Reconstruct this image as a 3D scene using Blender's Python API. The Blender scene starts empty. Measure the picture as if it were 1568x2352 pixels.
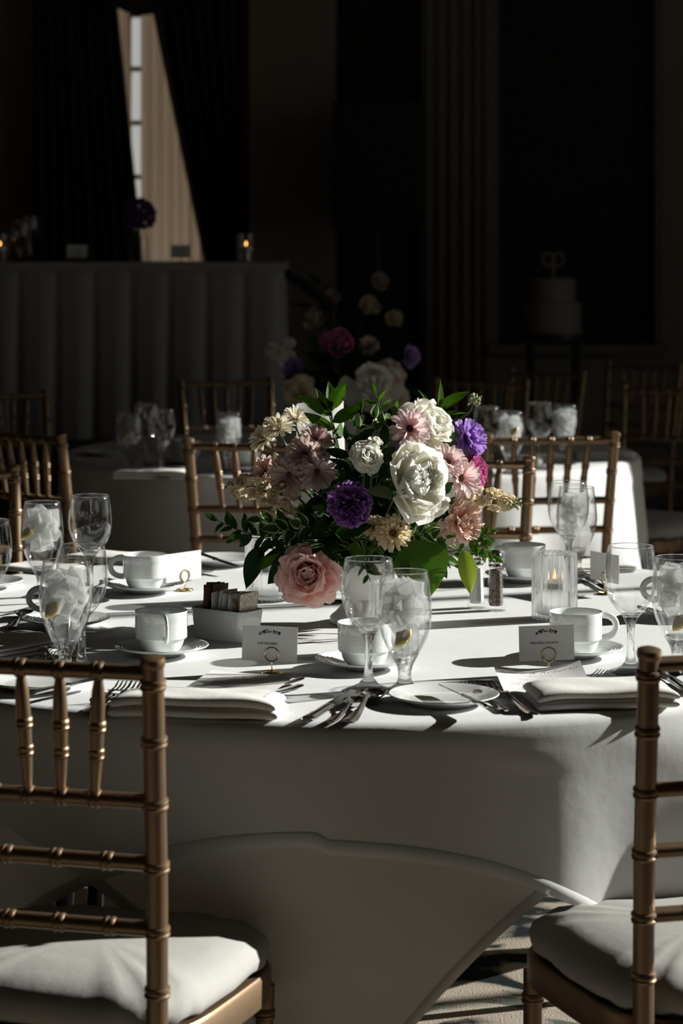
import bpy, bmesh, math, random
from mathutils import Vector, Matrix, Euler
random.seed(7)
PI = math.pi
S = bpy.context.scene
COL = S.collection
# ------------------------------------------------------------------ camera
F = 85.0 / 36.0 * 2352.0        # focal length in pixels of the 1568x2352 frame
HC, YH = 1.427, 560.0           # eye height, horizon row
cam_d = bpy.data.cameras.new('camera'); cam = bpy.data.objects.new('camera', cam_d); COL.objects.link(cam)
cam_d.lens = 85; cam_d.sensor_width = 36; cam_d.shift_y = -(1176 - YH) / 2352
cam_d.clip_start = 0.1; cam_d.clip_end = 200
cam.location = (0, 0, HC); cam.rotation_euler = (PI / 2, 0, 0)
cam_d.dof.use_dof = True; cam_d.dof.focus_distance = 3.95; cam_d.dof.aperture_fstop = 6.3
S.camera = cam
# ------------------------------------------------------------------ world, sun, exposure
W = bpy.data.worlds.new('sky'); S.world = W; W.use_nodes = True
W.node_tree.nodes['Background'].inputs[0].default_value = (1.0, 0.975, 0.93, 1)
W.node_tree.nodes['Background'].inputs[1].default_value = 0.50
SUN_AZ, SUN_EL = math.radians(19), math.radians(23.5)
sdir = Vector((math.cos(SUN_AZ) * math.cos(SUN_EL), math.sin(SUN_AZ) * math.cos(SUN_EL), math.sin(SUN_EL)))
sun_d = bpy.data.lights.new('sun', 'SUN'); sun = bpy.data.objects.new('sun', sun_d); COL.objects.link(sun)
sun_d.energy = 11.0; sun_d.angle = math.radians(0.55); sun_d.color = (1.0, 0.98, 0.95)
sun.rotation_euler = sdir.to_track_quat('Z', 'Y').to_euler(); sun.location = (12, 8, 8)
VS = S.view_settings
VS.view_transform = 'Standard'; VS.look = 'None'; VS.exposure = 0.0; VS.gamma = 1.0; VS.use_curve_mapping = False
try:
    S.cycles.caustics_refractive = False; S.cycles.caustics_reflective = False
    S.cycles.max_bounces = 14; S.cycles.transparent_max_bounces = 40; S.cycles.transmission_bounces = 12
    S.cycles.sample_clamp_indirect = 3.0
except Exception:
    pass

def P(px, py, z):
    """point of the frame (pixels of the photograph) on the horizontal plane at height z"""
    D = F * (HC - z) / (py - YH)
    return Vector(((px - 784) * D / F, D, z))
def Q(px, py, D):
    """point of the frame at distance D"""
    return Vector(((px - 784) * D / F, D, HC - (py - YH) * D / F))

# ------------------------------------------------------------------ materials
def nt(name):
    m = bpy.data.materials.new(name); m.use_nodes = True
    t = m.node_tree; t.nodes.clear()
    o = t.nodes.new('ShaderNodeOutputMaterial')
    return m, t, o
def add(t, typ, **kw):
    n = t.nodes.new(typ)
    for k, v in kw.items():
        if k.startswith('i_'):
            n.inputs[k[2:].replace('_', ' ')].default_value = v
        else:
            setattr(n, k, v)
    return n
def c4(c): return (c[0], c[1], c[2], 1)
def bump(t, scale, strength, dist=0.001, detail=3, coord='Object'):
    tc = add(t, 'ShaderNodeTexCoord'); n = add(t, 'ShaderNodeTexNoise')
    n.inputs['Scale'].default_value = scale; n.inputs['Detail'].default_value = detail
    t.links.new(tc.outputs[coord], n.inputs['Vector'])
    b = add(t, 'ShaderNodeBump'); b.inputs['Strength'].default_value = strength; b.inputs['Distance'].default_value = dist
    t.links.new(n.outputs['Fac'], b.inputs['Height'])
    return b, n
def pbr(name, col, rough=0.5, metal=0.0, bscale=0, bstr=0.2, bdist=0.001, var=0.0, spec=0.5, coat=0.0, sheen=0.0):
    m, t, o = nt(name)
    p = add(t, 'ShaderNodeBsdfPrincipled')
    p.inputs['Base Color'].default_value = c4(col); p.inputs['Roughness'].default_value = rough
    p.inputs['Metallic'].default_value = metal; p.inputs['Specular IOR Level'].default_value = spec
    p.inputs['Coat Weight'].default_value = coat; p.inputs['Sheen Weight'].default_value = sheen
    if bscale:
        b, n = bump(t, bscale, bstr, bdist)
        t.links.new(b.outputs[0], p.inputs['Normal'])
        if var:
            mx = add(t, 'ShaderNodeMix', data_type='RGBA')
            mx.inputs[6].default_value = c4([x * (1 - var) for x in col]); mx.inputs[7].default_value = c4([min(1, x * (1 + var)) for x in col])
            t.links.new(n.outputs['Fac'], mx.inputs[0]); t.links.new(mx.outputs[2], p.inputs['Base Color'])
    t.links.new(p.outputs[0], o.inputs[0])
    return m
def cloth_mat(name, col, trans=0.12, weave=900, wr=9, wr_d=0.004):
    m, t, o = nt(name)
    d = add(t, 'ShaderNodeBsdfDiffuse'); d.inputs[0].default_value = c4(col)
    tr = add(t, 'ShaderNodeBsdfTranslucent'); tr.inputs[0].default_value = c4([col[0], col[1] * .97, col[2] * .92])
    b, n = bump(t, weave, 0.25, 0.0006)
    b2, n2 = bump(t, wr, 0.5, wr_d, 4)
    t.links.new(b2.outputs[0], b.inputs['Normal'])
    t.links.new(b.outputs[0], d.inputs['Normal'])
    mx = add(t, 'ShaderNodeMixShader'); mx.inputs[0].default_value = trans
    t.links.new(d.outputs[0], mx.inputs[1]); t.links.new(tr.outputs[0], mx.inputs[2]); t.links.new(mx.outputs[0], o.inputs[0])
    return m
def leafy(name, base, tip, trans=0.3, rough=0.4, edge=None, vein=True, gloss=0.12, power=1.0, rim=None):
    """petals and leaves: colour runs along the blade (UV x), optional pale margin and midrib (UV y)"""
    m, t, o = nt(name)
    uv = add(t, 'ShaderNodeUVMap'); sx = add(t, 'ShaderNodeSeparateXYZ'); t.links.new(uv.outputs[0], sx.inputs[0])
    pw = add(t, 'ShaderNodeMath', operation='POWER'); pw.inputs[1].default_value = power; t.links.new(sx.outputs[0], pw.inputs[0])
    mx = add(t, 'ShaderNodeMix', data_type='RGBA'); mx.inputs[6].default_value = c4(base); mx.inputs[7].default_value = c4(tip)
    t.links.new(pw.outputs[0], mx.inputs[0]); colout = mx.outputs[2]
    ab = add(t, 'ShaderNodeMath', operation='SUBTRACT'); ab.inputs[1].default_value = 0.5; t.links.new(sx.outputs[1], ab.inputs[0])
    ab2 = add(t, 'ShaderNodeMath', operation='ABSOLUTE'); t.links.new(ab.outputs[0], ab2.inputs[0])
    if edge:
        nz = add(t, 'ShaderNodeTexNoise'); nz.inputs['Scale'].default_value = 7; t.links.new(uv.outputs[0], nz.inputs['Vector'])
        ad = add(t, 'ShaderNodeMath', operation='MULTIPLY_ADD'); ad.inputs[1].default_value = 0.3; t.links.new(nz.outputs[0], ad.inputs[0]); t.links.new(ab2.outputs[0], ad.inputs[2])
        gt = add(t, 'ShaderNodeMath', operation='GREATER_THAN'); gt.inputs[1].default_value = 0.50; t.links.new(ad.outputs[0], gt.inputs[0])
        m2 = add(t, 'ShaderNodeMix', data_type='RGBA'); m2.inputs[7].default_value = c4(edge)
        t.links.new(gt.outputs[0], m2.inputs[0]); t.links.new(colout, m2.inputs[6]); colout = m2.outputs[2]
    if rim:
        gt = add(t, 'ShaderNodeMath', operation='GREATER_THAN'); gt.inputs[1].default_value = 0.93; t.links.new(sx.outputs[0], gt.inputs[0])
        m2 = add(t, 'ShaderNodeMix', data_type='RGBA'); m2.inputs[7].default_value = c4(rim)
        t.links.new(gt.outputs[0], m2.inputs[0]); t.links.new(colout, m2.inputs[6]); colout = m2.outputs[2]
    d = add(t, 'ShaderNodeBsdfDiffuse'); tr = add(t, 'ShaderNodeBsdfTranslucent'); g = add(t, 'ShaderNodeBsdfGlossy')
    g.inputs['Roughness'].default_value = rough; g.inputs[0].default_value = (1, 1, 1, 1)
    t.links.new(colout, d.inputs[0])
    hs = add(t, 'ShaderNodeHueSaturation'); hs.inputs['Saturation'].default_value = 1.15; hs.inputs['Value'].default_value = 1.25
    t.links.new(colout, hs.inputs['Color']); t.links.new(hs.outputs[0], tr.inputs[0])
    if vein:
        wv = add(t, 'ShaderNodeTexWave'); wv.inputs['Scale'].default_value = 5; wv.inputs['Distortion'].default_value = 1.5
        wv.bands_direction = 'Y'
        t.links.new(uv.outputs[0], wv.inputs['Vector'])
        bp = add(t, 'ShaderNodeBump'); bp.inputs['Strength'].default_value = 0.25; bp.inputs['Distance'].default_value = 0.001
        t.links.new(wv.outputs[0], bp.inputs['Height']); t.links.new(bp.outputs[0], d.inputs['Normal']); t.links.new(bp.outputs[0], g.inputs['Normal'])
    a = add(t, 'ShaderNodeMixShader'); a.inputs[0].default_value = trans
    t.links.new(d.outputs[0], a.inputs[1]); t.links.new(tr.outputs[0], a.inputs[2])
    fr = add(t, 'ShaderNodeLayerWeight'); fr.inputs[0].default_value = 0.25
    ml = add(t, 'ShaderNodeMath', operation='MULTIPLY'); ml.inputs[1].default_value = gloss * 2; t.links.new(fr.outputs[0], ml.inputs[0])
    b = add(t, 'ShaderNodeMixShader'); t.links.new(ml.outputs[0], b.inputs[0])
    t.links.new(a.outputs[0], b.inputs[1]); t.links.new(g.outputs[0], b.inputs[2]); t.links.new(b.outputs[0], o.inputs[0])
    return m
def thin_glass(name, tint=(0.996, 0.997, 0.996), boost=1.0, rough=0.0):
    m, t, o = nt(name)
    tp = add(t, 'ShaderNodeBsdfTransparent'); tp.inputs[0].default_value = c4(tint)
    g = add(t, 'ShaderNodeBsdfGlossy'); g.inputs['Roughness'].default_value = rough; g.inputs[0].default_value = (1, 1, 1, 1)
    fr = add(t, 'ShaderNodeLayerWeight'); fr.inputs[0].default_value = 0.5
    pw = add(t, 'ShaderNodeMath', operation='POWER'); pw.inputs[1].default_value = 3.2; t.links.new(fr.outputs['Facing'], pw.inputs[0])
    ml = add(t, 'ShaderNodeMath', operation='MULTIPLY_ADD', use_clamp=True); ml.inputs[1].default_value = .8 * boost; ml.inputs[2].default_value = .035 * boost; t.links.new(pw.outputs[0], ml.inputs[0])
    mx = add(t, 'ShaderNodeMixShader'); t.links.new(ml.outputs[0], mx.inputs[0])
    t.links.new(tp.outputs[0], mx.inputs[1]); t.links.new(g.outputs[0], mx.inputs[2]); t.links.new(mx.outputs[0], o.inputs[0])
    return m
def solid_glass(name, ior=1.5, clear=0.3, tint=(0.96, 0.985, 0.975), rough=0.0):
    m, t, o = nt(name)
    tp = add(t, 'ShaderNodeBsdfTransparent'); tp.inputs[0].default_value = c4(tint)
    g = add(t, 'ShaderNodeBsdfGlass'); g.inputs['Roughness'].default_value = rough; g.inputs['IOR'].default_value = ior; g.inputs[0].default_value = c4(tint)
    mx = add(t, 'ShaderNodeMixShader'); mx.inputs[0].default_value = clear
    t.links.new(g.outputs[0], mx.inputs[1]); t.links.new(tp.outputs[0], mx.inputs[2]); t.links.new(mx.outputs[0], o.inputs[0])
    return m
def ice_mat(name):
    m, t, o = nt(name)
    g = add(t, 'ShaderNodeBsdfGlass'); g.inputs['Roughness'].default_value = 0.18; g.inputs['IOR'].default_value = 1.18
    tp = add(t, 'ShaderNodeBsdfTransparent'); tp.inputs[0].default_value = (.997, .996, .994, 1)
    d = add(t, 'ShaderNodeBsdfDiffuse'); d.inputs[0].default_value = (0.96, 0.96, 0.95, 1)
    tr = add(t, 'ShaderNodeBsdfTranslucent'); tr.inputs[0].default_value = (0.97, 0.98, 0.97, 1)
    b, n = bump(t, 120, 0.8, 0.002, 4)
    for s in (g, d): t.links.new(b.outputs[0], s.inputs['Normal'])
    a = add(t, 'ShaderNodeMixShader'); a.inputs[0].default_value = 0.65; t.links.new(d.outputs[0], a.inputs[1]); t.links.new(tr.outputs[0], a.inputs[2])
    a2 = add(t, 'ShaderNodeMixShader'); a2.inputs[0].default_value = 0.88; t.links.new(g.outputs[0], a2.inputs[1]); t.links.new(tp.outputs[0], a2.inputs[2])
    rp = add(t, 'ShaderNodeMapRange'); rp.inputs[1].default_value = 0.35; rp.inputs[2].default_value = 0.65; rp.inputs[3].default_value = 0.16; rp.inputs[4].default_value = 0.60
    tc = add(t, 'ShaderNodeTexCoord'); n2 = add(t, 'ShaderNodeTexNoise'); n2.inputs['Scale'].default_value = 60; t.links.new(tc.outputs['Object'], n2.inputs['Vector'])
    t.links.new(n2.outputs[0], rp.inputs[0])
    mx = add(t, 'ShaderNodeMixShader'); t.links.new(rp.outputs[0], mx.inputs[0])
    t.links.new(a2.outputs[0], mx.inputs[1]); t.links.new(a.outputs[0], mx.inputs[2]); t.links.new(mx.outputs[0], o.inputs[0])
    return m
def emit(name, col, s):
    m, t, o = nt(name); e = add(t, 'ShaderNodeEmission'); e.inputs[0].default_value = c4(col); e.inputs[1].default_value = s
    t.links.new(e.outputs[0], o.inputs[0]); return m
def speckle(name, cols, scale):
    m, t, o = nt(name); p = add(t, 'ShaderNodeBsdfPrincipled'); p.inputs['Roughness'].default_value = .8
    tc = add(t, 'ShaderNodeTexCoord'); v = add(t, 'ShaderNodeTexVoronoi'); v.inputs['Scale'].default_value = scale; t.links.new(tc.outputs['Object'], v.inputs[0])
    r = add(t, 'ShaderNodeValToRGB'); r.color_ramp.interpolation = 'CONSTANT'
    e = r.color_ramp.elements; e[0].color = c4(cols[0]); e[1].position = .3; e[1].color = c4(cols[1])
    for i, c in enumerate(cols[2:]): k = e.new(.5 + .2 * i); k.color = c4(c)
    sp = add(t, 'ShaderNodeSeparateXYZ'); t.links.new(v.outputs['Color'], sp.inputs[0]); t.links.new(sp.outputs[0], r.inputs[0])
    t.links.new(r.outputs[0], p.inputs[0]); t.links.new(p.outputs[0], o.inputs[0]); return m
def carpet_mat():
    m, t, o = nt('carpet'); p = add(t, 'ShaderNodeBsdfPrincipled'); p.inputs['Roughness'].default_value = 1; p.inputs['Specular IOR Level'].default_value = 0.05
    tc = add(t, 'ShaderNodeTexCoord'); n = add(t, 'ShaderNodeTexNoise'); n.inputs['Scale'].default_value = 2.6; n.inputs['Detail'].default_value = 5; n.inputs['Distortion'].default_value = 1.6
    t.links.new(tc.outputs['Object'], n.inputs[0])
    r = add(t, 'ShaderNodeValToRGB'); e = r.color_ramp.elements
    e[0].position = .40; e[0].color = (.012, .016, .016, 1); e[1].position = .46; e[1].color = (.30, .255, .205, 1)
    k = e.new(.60); k.color = (.36, .31, .25, 1); k = e.new(.66); k.color = (.09, .10, .085, 1)
    n2 = add(t, 'ShaderNodeTexNoise'); n2.inputs['Scale'].default_value = 220; t.links.new(tc.outputs['Object'], n2.inputs[0])
    b = add(t, 'ShaderNodeBump'); b.inputs['Strength'].default_value = .6; b.inputs['Distance'].default_value = .004; t.links.new(n2.outputs[0], b.inputs['Height'])
    t.links.new(n.outputs[0], r.inputs[0]); t.links.new(r.outputs[0], p.inputs[0]); t.links.new(b.outputs[0], p.inputs['Normal']); t.links.new(p.outputs[0], o.inputs[0]); return m

M = {}
M['cloth'] = cloth_mat('table_linen', (.77, .775, .765), .14)
M['cloth2'] = cloth_mat('lower_linen', (.74, .725, .70), .14)
M['napkin'] = cloth_mat('napkin_linen', (.80, .78, .74), .1, 700, 30, .002)
M['skirt'] = cloth_mat('skirt_fabric', (.34, .34, .33), .03)
M['seat'] = cloth_mat('seat_fabric', (.40, .387, .365), .0, 700, 14, .004)
M['gold'] = pbr('gold_paint', (.24, .16, .095), .40, .75, 60, .12, .0008, .10)
M['china'] = pbr('white_china', (.74, .76, .74), .12, 0, coat=.4)
M['ceramic'] = pbr('matte_ceramic', (.72, .71, .68), .45, 0, 30, .1)
M['steel'] = pbr('polished_steel', (.66, .65, .63), .13, 1.0)
M['brass'] = pbr('gold_wire', (.83, .60, .27), .16, 1.0)
M['paper'] = pbr('card_stock', (.80, .79, .77), .7, 0, 300, .05)
M['ink'] = pbr('black_ink', (.012, .013, .016), .7)
M['greyink'] = pbr('grey_ink', (.42, .41, .40), .7)
M['glass'] = thin_glass('glass_wall', boost=1.1, rough=.02)
M['stem'] = solid_glass('glass_stem', 1.45, .35, (.99, .995, .995))
M['flute'] = solid_glass('fluted_glass', 1.42, .45, (.997, .999, .998))
M['water'] = solid_glass('water', 1.12, .88, (.998, .998, .997))
M['ice'] = ice_mat('ice')
M['lemon'] = pbr('lemon_flesh', (.88, .80, .56), .4, 0, 80, .3); M['peel'] = pbr('lemon_peel', (.86, .68, .28), .4, 0, 300, .3)
M['wax'] = pbr('candle_wax', (.80, .78, .72), .5)
M['flame'] = emit('flame', (1.0, .42, .10), 9.0)
M['black'] = pbr('black_metal', (.012, .012, .012), .3, .4)
M['salt'] = pbr('salt_grains', (.82, .82, .80), .8, 0, 900, .4); M['pepper'] = speckle('pepper_grains', [(.03, .02, .015), (.20, .14, .09), (.07, .05, .035), (.30, .23, .16)], 700)
M['chrome'] = pbr('chrome', (.6, .6, .6), .12, 1.0)
M['brown'] = pbr('brown_sugar_paper', (.16, .075, .035), .7, 0, 60, .3); M['white_p'] = pbr('white_sugar_paper', (.70, .70, .69), .6, 0, 60, .2)
M['print_p'] = speckle('printed_packet_paper', [(.75, .68, .55), (.70, .62, .48), (.52, .45, .33), (.40, .36, .33)], 420)
M['carpet'] = carpet_mat()
M['wall'] = pbr('wall_paint', (.26, .22, .18), .8, 0, 5, .1, .002, .08)
M['ceil'] = pbr('ceiling_paint', (.25, .23, .20), .9)
M['trim'] = pbr('trim_paint', (.17, .145, .115), .6)
M['dark'] = pbr('dark_door_panel', (.006, .007, .007), .7); M['drape'] = pbr('dark_velvet_drape', (.035, .031, .026), .9, 0, 14, .3, .01, .2)
M['speaker'] = pbr('speaker_black', (.004, .004, .004), .7)
def sheer_mat():
    m, t, o = nt('sheer_curtain'); tr = add(t, 'ShaderNodeBsdfTranslucent'); tr.inputs[0].default_value = (.96, .74, .55, 1)
    d = add(t, 'ShaderNodeBsdfDiffuse'); d.inputs[0].default_value = (.6, .5, .4, 1)
    a = add(t, 'ShaderNodeMixShader'); a.inputs[0].default_value = .25; t.links.new(tr.outputs[0], a.inputs[1]); t.links.new(d.outputs[0], a.inputs[2]); t.links.new(a.outputs[0], o.inputs[0]); return m
M['sheer'] = sheer_mat()
M['pane'] = thin_glass('window_pane', (.93, .94, .93))
M['frame'] = pbr('window_frame', (.22, .19, .16), .6)
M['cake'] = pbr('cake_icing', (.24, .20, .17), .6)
# plants
M['leaf'] = leafy('leaf_green', (.055, .115, .020), (.075, .165, .026), .36, .32, gloss=.14)
M['leafd'] = leafy('leaf_dark', (.020, .046, .014), (.026, .062, .018), .24, .35, gloss=.12)
M['leafy'] = leafy('leaf_lime', (.16, .24, .035), (.30, .36, .07), .45, .4)
M['leafv'] = leafy('leaf_variegated', (.03, .075, .022), (.035, .085, .025), .25, .35, edge=(.50, .50, .30))
M['sage'] = leafy('leaf_sage', (.14, .17, .10), (.22, .25, .15), .3, .5)
M['stemg'] = pbr('plant_stem', (.07, .12, .03), .6)
M['p_white'] = leafy('petal_white', (.80, .76, .58), (.86, .85, .80), .42, .5, vein=True, gloss=.05, power=.5)
M['p_cream'] = leafy('petal_cream', (.66, .54, .32), (.84, .76, .58), .36, .5, gloss=.05)
M['p_tan'] = leafy('petal_tan', (.58, .42, .20), (.82, .72, .53), .34, .5, gloss=.05, power=.7)
M['p_blush'] = leafy('petal_blush', (.66, .36, .38), (.86, .74, .72), .38, .5, gloss=.05, power=.4)
M['p_mauve'] = leafy('petal_mauve', (.48, .30, .28), (.62, .50, .46), .36, .5, gloss=.05, power=.5)
M['p_pink'] = leafy('petal_pink', (.82, .36, .32), (.94, .74, .68), .38, .5, gloss=.05, power=.8)
M['p_peach'] = leafy('petal_peach', (.82, .50, .40), (.89, .74, .66), .38, .5, gloss=.05)
M['p_purple'] = leafy('petal_purple', (.14, .038, .20), (.28, .12, .37), .34, .5, gloss=.05, rim=(.40, .27, .48))
M['p_ivory'] = leafy('petal_ivory', (.66, .58, .38), (.82, .78, .68), .36, .5, gloss=.05)
M['p_lav'] = leafy('petal_lavender', (.30, .13, .48), (.50, .34, .68), .3, .5, gloss=.05)
M['p_fuch'] = leafy('petal_fuchsia', (.42, .06, .20), (.60, .20, .38), .35, .5, gloss=.05)
M['eye'] = pbr('flower_eye_dark', (.07, .03, .03), .8, 0, 600, .6); M['eyet'] = pbr('flower_eye_tan', (.22, .15, .04), .8, 0, 600, .8, .002)
M['bud'] = pbr('bud_green', (.30, .33, .16), .6)

# ------------------------------------------------------------------ mesh helpers
def finish(name, V, Fs, mat, smooth=True, uv=None, sharp=None):
    me = bpy.data.meshes.new(name)
    me.from_pydata([tuple(v) for v in V], [], Fs); me.update()
    if uv:
        l = me.uv_layers.new(name='UVMap')
        for lp in me.loops: l.data[lp.index].uv = uv[lp.vertex_index]
    if smooth:
        me.polygons.foreach_set('use_smooth', [True] * len(me.polygons))
        if sharp:
            me.set_sharp_from_angle(angle=math.radians(sharp))
    if mat: me.materials.append(M[mat] if isinstance(mat, str) else mat)
    return me
class MB:
    def __init__(s): s.V = []; s.F = []
    def raw(s, V, Fs, mat=None):
        o = len(s.V); s.V += [Vector(v) if mat is None else mat @ Vector(v) for v in V]; s.F += [tuple(i + o for i in f) for f in Fs]; return s
    def box(s, c, size, rot=None):
        x, y, z = size[0] / 2, size[1] / 2, size[2] / 2
        V = [Vector((a * x, b * y, d * z)) for a in (-1, 1) for b in (-1, 1) for d in (-1, 1)]
        if rot is not None: V = [rot @ v for v in V]
        return s.raw([v + Vector(c) for v in V], [(0, 1, 3, 2), (4, 6, 7, 5), (0, 4, 5, 1), (2, 3, 7, 6), (0, 2, 6, 4), (1, 5, 7, 3)])
    def lathe(s, prof, n=32, closed=False, mat=None, fn=None):
        V = []; Fs = []; k = len(prof)
        for i in range(n):
            a = 2 * PI * i / n; q = fn(a) if fn else 1.0
            for r, z in prof: V.append((r * q * math.cos(a), r * q * math.sin(a), z))
        m = k if closed else k - 1
        for i in range(n):
            j = (i + 1) % n
            for q in range(m):
                w = (q + 1) % k
                Fs.append((i * k + q, j * k + q, j * k + w, i * k + w))
        return s.raw(V, Fs, mat)
    def tube(s, pts, rad, n=10, cap=True, flat=1.0, up=(0, 0, 1), loop=False):
        pts = [Vector(p) for p in pts]; k = len(pts); V = []; Fs = []
        if not hasattr(rad, '__len__'): rad = [rad] * k
        for i, p in enumerate(pts):
            if loop: t = pts[(i + 1) % k] - pts[i - 1]
            else: t = pts[min(i + 1, k - 1)] - pts[max(i - 1, 0)]
            t.normalize(); u = Vector(up)
            if abs(t.dot(u)) > .95: u = Vector((0, 1, 0)) if abs(t.y) < .9 else Vector((1, 0, 0))
            a = t.cross(u).normalized(); b = a.cross(t).normalized()
            for j in range(n):
                g = 2 * PI * j / n
                V.append(p + a * math.cos(g) * rad[i] + b * math.sin(g) * rad[i] * flat)
        for i in range(k if loop else k - 1):
            i2 = (i + 1) % k
            for j in range(n):
                j2 = (j + 1) % n; Fs.append((i * n + j, i * n + j2, i2 * n + j2, i2 * n + j))
        if cap and not loop:
            Fs.append(tuple(range(n - 1, -1, -1))); Fs.append(tuple((k - 1) * n + j for j in range(n)))
        return s.raw(V, Fs)
    def mesh(s, name, mat, smooth=True, sharp=40): return finish(name, s.V, s.F, mat, smooth, None, sharp)
def O(name, me, parent=None, mx=None):
    o = bpy.data.objects.new(name, me); COL.objects.link(o)
    if parent is not None: o.parent = parent
    if mx is not None: o.matrix_local = mx
    return o
def tag(o, label, cat, group=None, kind=None):
    if label: o['label'] = label
    if cat: o['category'] = cat
    if group: o['group'] = group
    if kind: o['kind'] = kind
    return o
def T(name, label, cat, group=None, loc=(0, 0, 0), rot=0.0):
    o = bpy.data.objects.new(name, None); COL.objects.link(o); o.empty_display_size = .05
    o.location = loc; o.rotation_euler = (0, 0, rot) if not hasattr(rot, '__len__') else rot
    return tag(o, label, cat, group)
def dup(root, label=None, group=None, loc=None, rot=None):
    def rec(o, par):
        c = o.copy(); COL.objects.link(c)
        if par is not None: c.parent = par
        for ch in o.children: rec(ch, c)
        return c
    r = rec(root, None)
    if label: r['label'] = label
    if group: r['group'] = group
    if loc is not None: r.location = loc
    if rot is not None: r.rotation_euler = (0, 0, rot) if not hasattr(rot, '__len__') else rot
    return r
def struct(name, me, parent=None):
    o = O(name, me, parent)
    if parent is None: o['kind'] = 'structure'
    return o
def frame(d, up=(0, 0, 1)):
    """rotation whose X axis is d and whose Z axis is near up"""
    x = Vector(d).normalized(); z = Vector(up) - x * x.dot(Vector(up))
    if z.length < 1e-4: z = Vector((0, 1, 0)) - x * x.y
    z.normalize(); y = z.cross(x)
    return Matrix((x, y, z)).transposed()
def M4(loc, rot3=None, sc=1.0):
    m = (rot3.to_4x4() if rot3 is not None else Matrix.Identity(4))
    s = Matrix.Diagonal((sc, sc, sc, 1)) if not hasattr(sc, '__len__') else Matrix.Diagonal((*sc, 1))
    return Matrix.Translation(Vector(loc)) @ m @ s
def Rz(a): return Matrix.Rotation(a, 3, 'Z')
def Ry(a): return Matrix.Rotation(a, 3, 'Y')
def Rx(a): return Matrix.Rotation(a, 3, 'X')
def axis_to(d):
    """rotation taking +Z to d"""
    return Vector(d).normalized().to_track_quat('Z', 'Y').to_matrix()

# ================================================================== THE ROOM
RWX = 4.6           # right wall (sunny windows)
def slab(name, c, size, mat, parent=None):
    return struct(name, MB().box(c, size).mesh(name, mat, False), parent)
slab('floor', (-1, 4.6, -.05), (12.4, 18.4, .1), 'carpet')
slab('ceiling', (-1, 4.6, 5.05), (12.4, 18.4, .1), 'ceil')
slab('wall_left', (-7.1, 4.6, 2.5), (.2, 18.4, 5), 'wall')
slab('wall_rear', (-1, -4.5, 2.5), (12.4, .2, 5), 'wall')
# right wall with three tall window openings
wy = [(3.4, 8.8), (10.45, 10.8)]; wz = (.75, 3.45)
mb = MB(); ys = [-4.5, wy[0][0], wy[0][1], wy[1][0], wy[1][1], 13.5]
for a, b in ((0, 1), (2, 3), (4, 5)): mb.box((RWX + .1, (ys[a] + ys[b]) / 2, 2.5), (.2, ys[b] - ys[a], 5))
for a, b in wy:
    mb.box((RWX + .1, (a + b) / 2, wz[0] / 2), (.2, b - a, wz[0])); mb.box((RWX + .1, (a + b) / 2, (wz[1] + 5) / 2), (.2, b - a, 5 - wz[1]))
struct('wall_right', mb.mesh('wall_right', 'wall', False))
for i, (a, b) in enumerate(wy):
    mb = MB()
    for y in (a + .03, b - .03): mb.box((RWX + .12, y, (wz[0] + wz[1]) / 2), (.07, .06, wz[1] - wz[0]))
    for z in (wz[0] + .03, wz[1] - .03): mb.box((RWX + .12, (a + b) / 2, z), (.07, b - a, .06))
    mb.box((RWX + .12, (a + b) / 2, (wz[0] + wz[1]) / 2), (.05, .03, wz[1] - wz[0]))
    w = struct('window_%d' % (i + 2), mb.mesh('window_frame', 'frame', False))
    O('pane', MB().box((RWX + .13, (a + b) / 2, (wz[0] + wz[1]) / 2), (.004, b - a, wz[1] - wz[0])).mesh('pane', 'pane', False), w)
# back wall, 13.2 m from the camera
BY = 13.2; bs = BY / F
def bx(px): return (px - 784) * bs
def bz(py): return HC - (py - YH) * bs
WX0, WX1, WZ0, WZ1 = bx(150), bx(505), .85, 3.6
mb = MB()
def wallpiece(x0, x1, z0, z1): mb.box(((x0 + x1) / 2, BY + .1, (z0 + z1) / 2), (x1 - x0, .2, z1 - z0))
wallpiece(-7.2, WX0, 0, 5); wallpiece(WX1, bx(772), 0, 5); wallpiece(WX0, WX1, 0, WZ0); wallpiece(WX0, WX1, WZ1, 5)
wallpiece(bx(968), bx(1130), 0, 5); wallpiece(bx(1520), 5.2, 0, 5); wallpiece(bx(772), bx(968), 3.5, 5); wallpiece(bx(1130), bx(1520), 0, bz(795)); wallpiece(bx(1130), bx(1520), 3.6, 5)
struct('wall_back', mb.mesh('wall_back', 'wall', False))
struct('door_1', MB().box((bx(870), BY + .14, 1.75), (bx(968) - bx(772), .06, 3.5)).mesh('door_1', 'dark', False))
dr = bpy.data.objects['door_1']
for z0, z1 in ((.2, 1.2), (1.35, 3.3)):
    for xx in (bx(822), bx(918)): O('panel', MB().box((xx, BY + .10, (z0 + z1) / 2), (.19, .02, z1 - z0)).mesh('panel', 'dark', False), dr)
w4 = struct('window_4', MB().box((bx(1325), BY + .15, (bz(795) + 3.6) / 2), (bx(1520) - bx(1130), .05, 3.6 - bz(795))).mesh('window_4', 'dark', False))
for xx in (bx(1138), bx(1512)): O('window_frame', MB().box((xx, BY + .06, 2.2), (.035, .1, 2.7)).mesh('window_frame', 'trim', False), w4)
O('window_sill', MB().box((bx(1325), BY - .03, bz(800)), (.98, .12, .05)).mesh('window_sill', 'trim', False), w4)
mb = MB()
for xx in (bx(985), bx(1012), bx(1040), bx(1068), bx(1096), bx(1118)): mb.box((xx, BY - .015, 2.5), (.03, .05, 5))
struct('trim_1', mb.mesh('trim_1', 'trim', False))
struct('baseboard_back', MB().box((1.9, BY - .01, .1), (5.4, .03, .2)).mesh('baseboard_back', 'trim', False))
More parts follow.
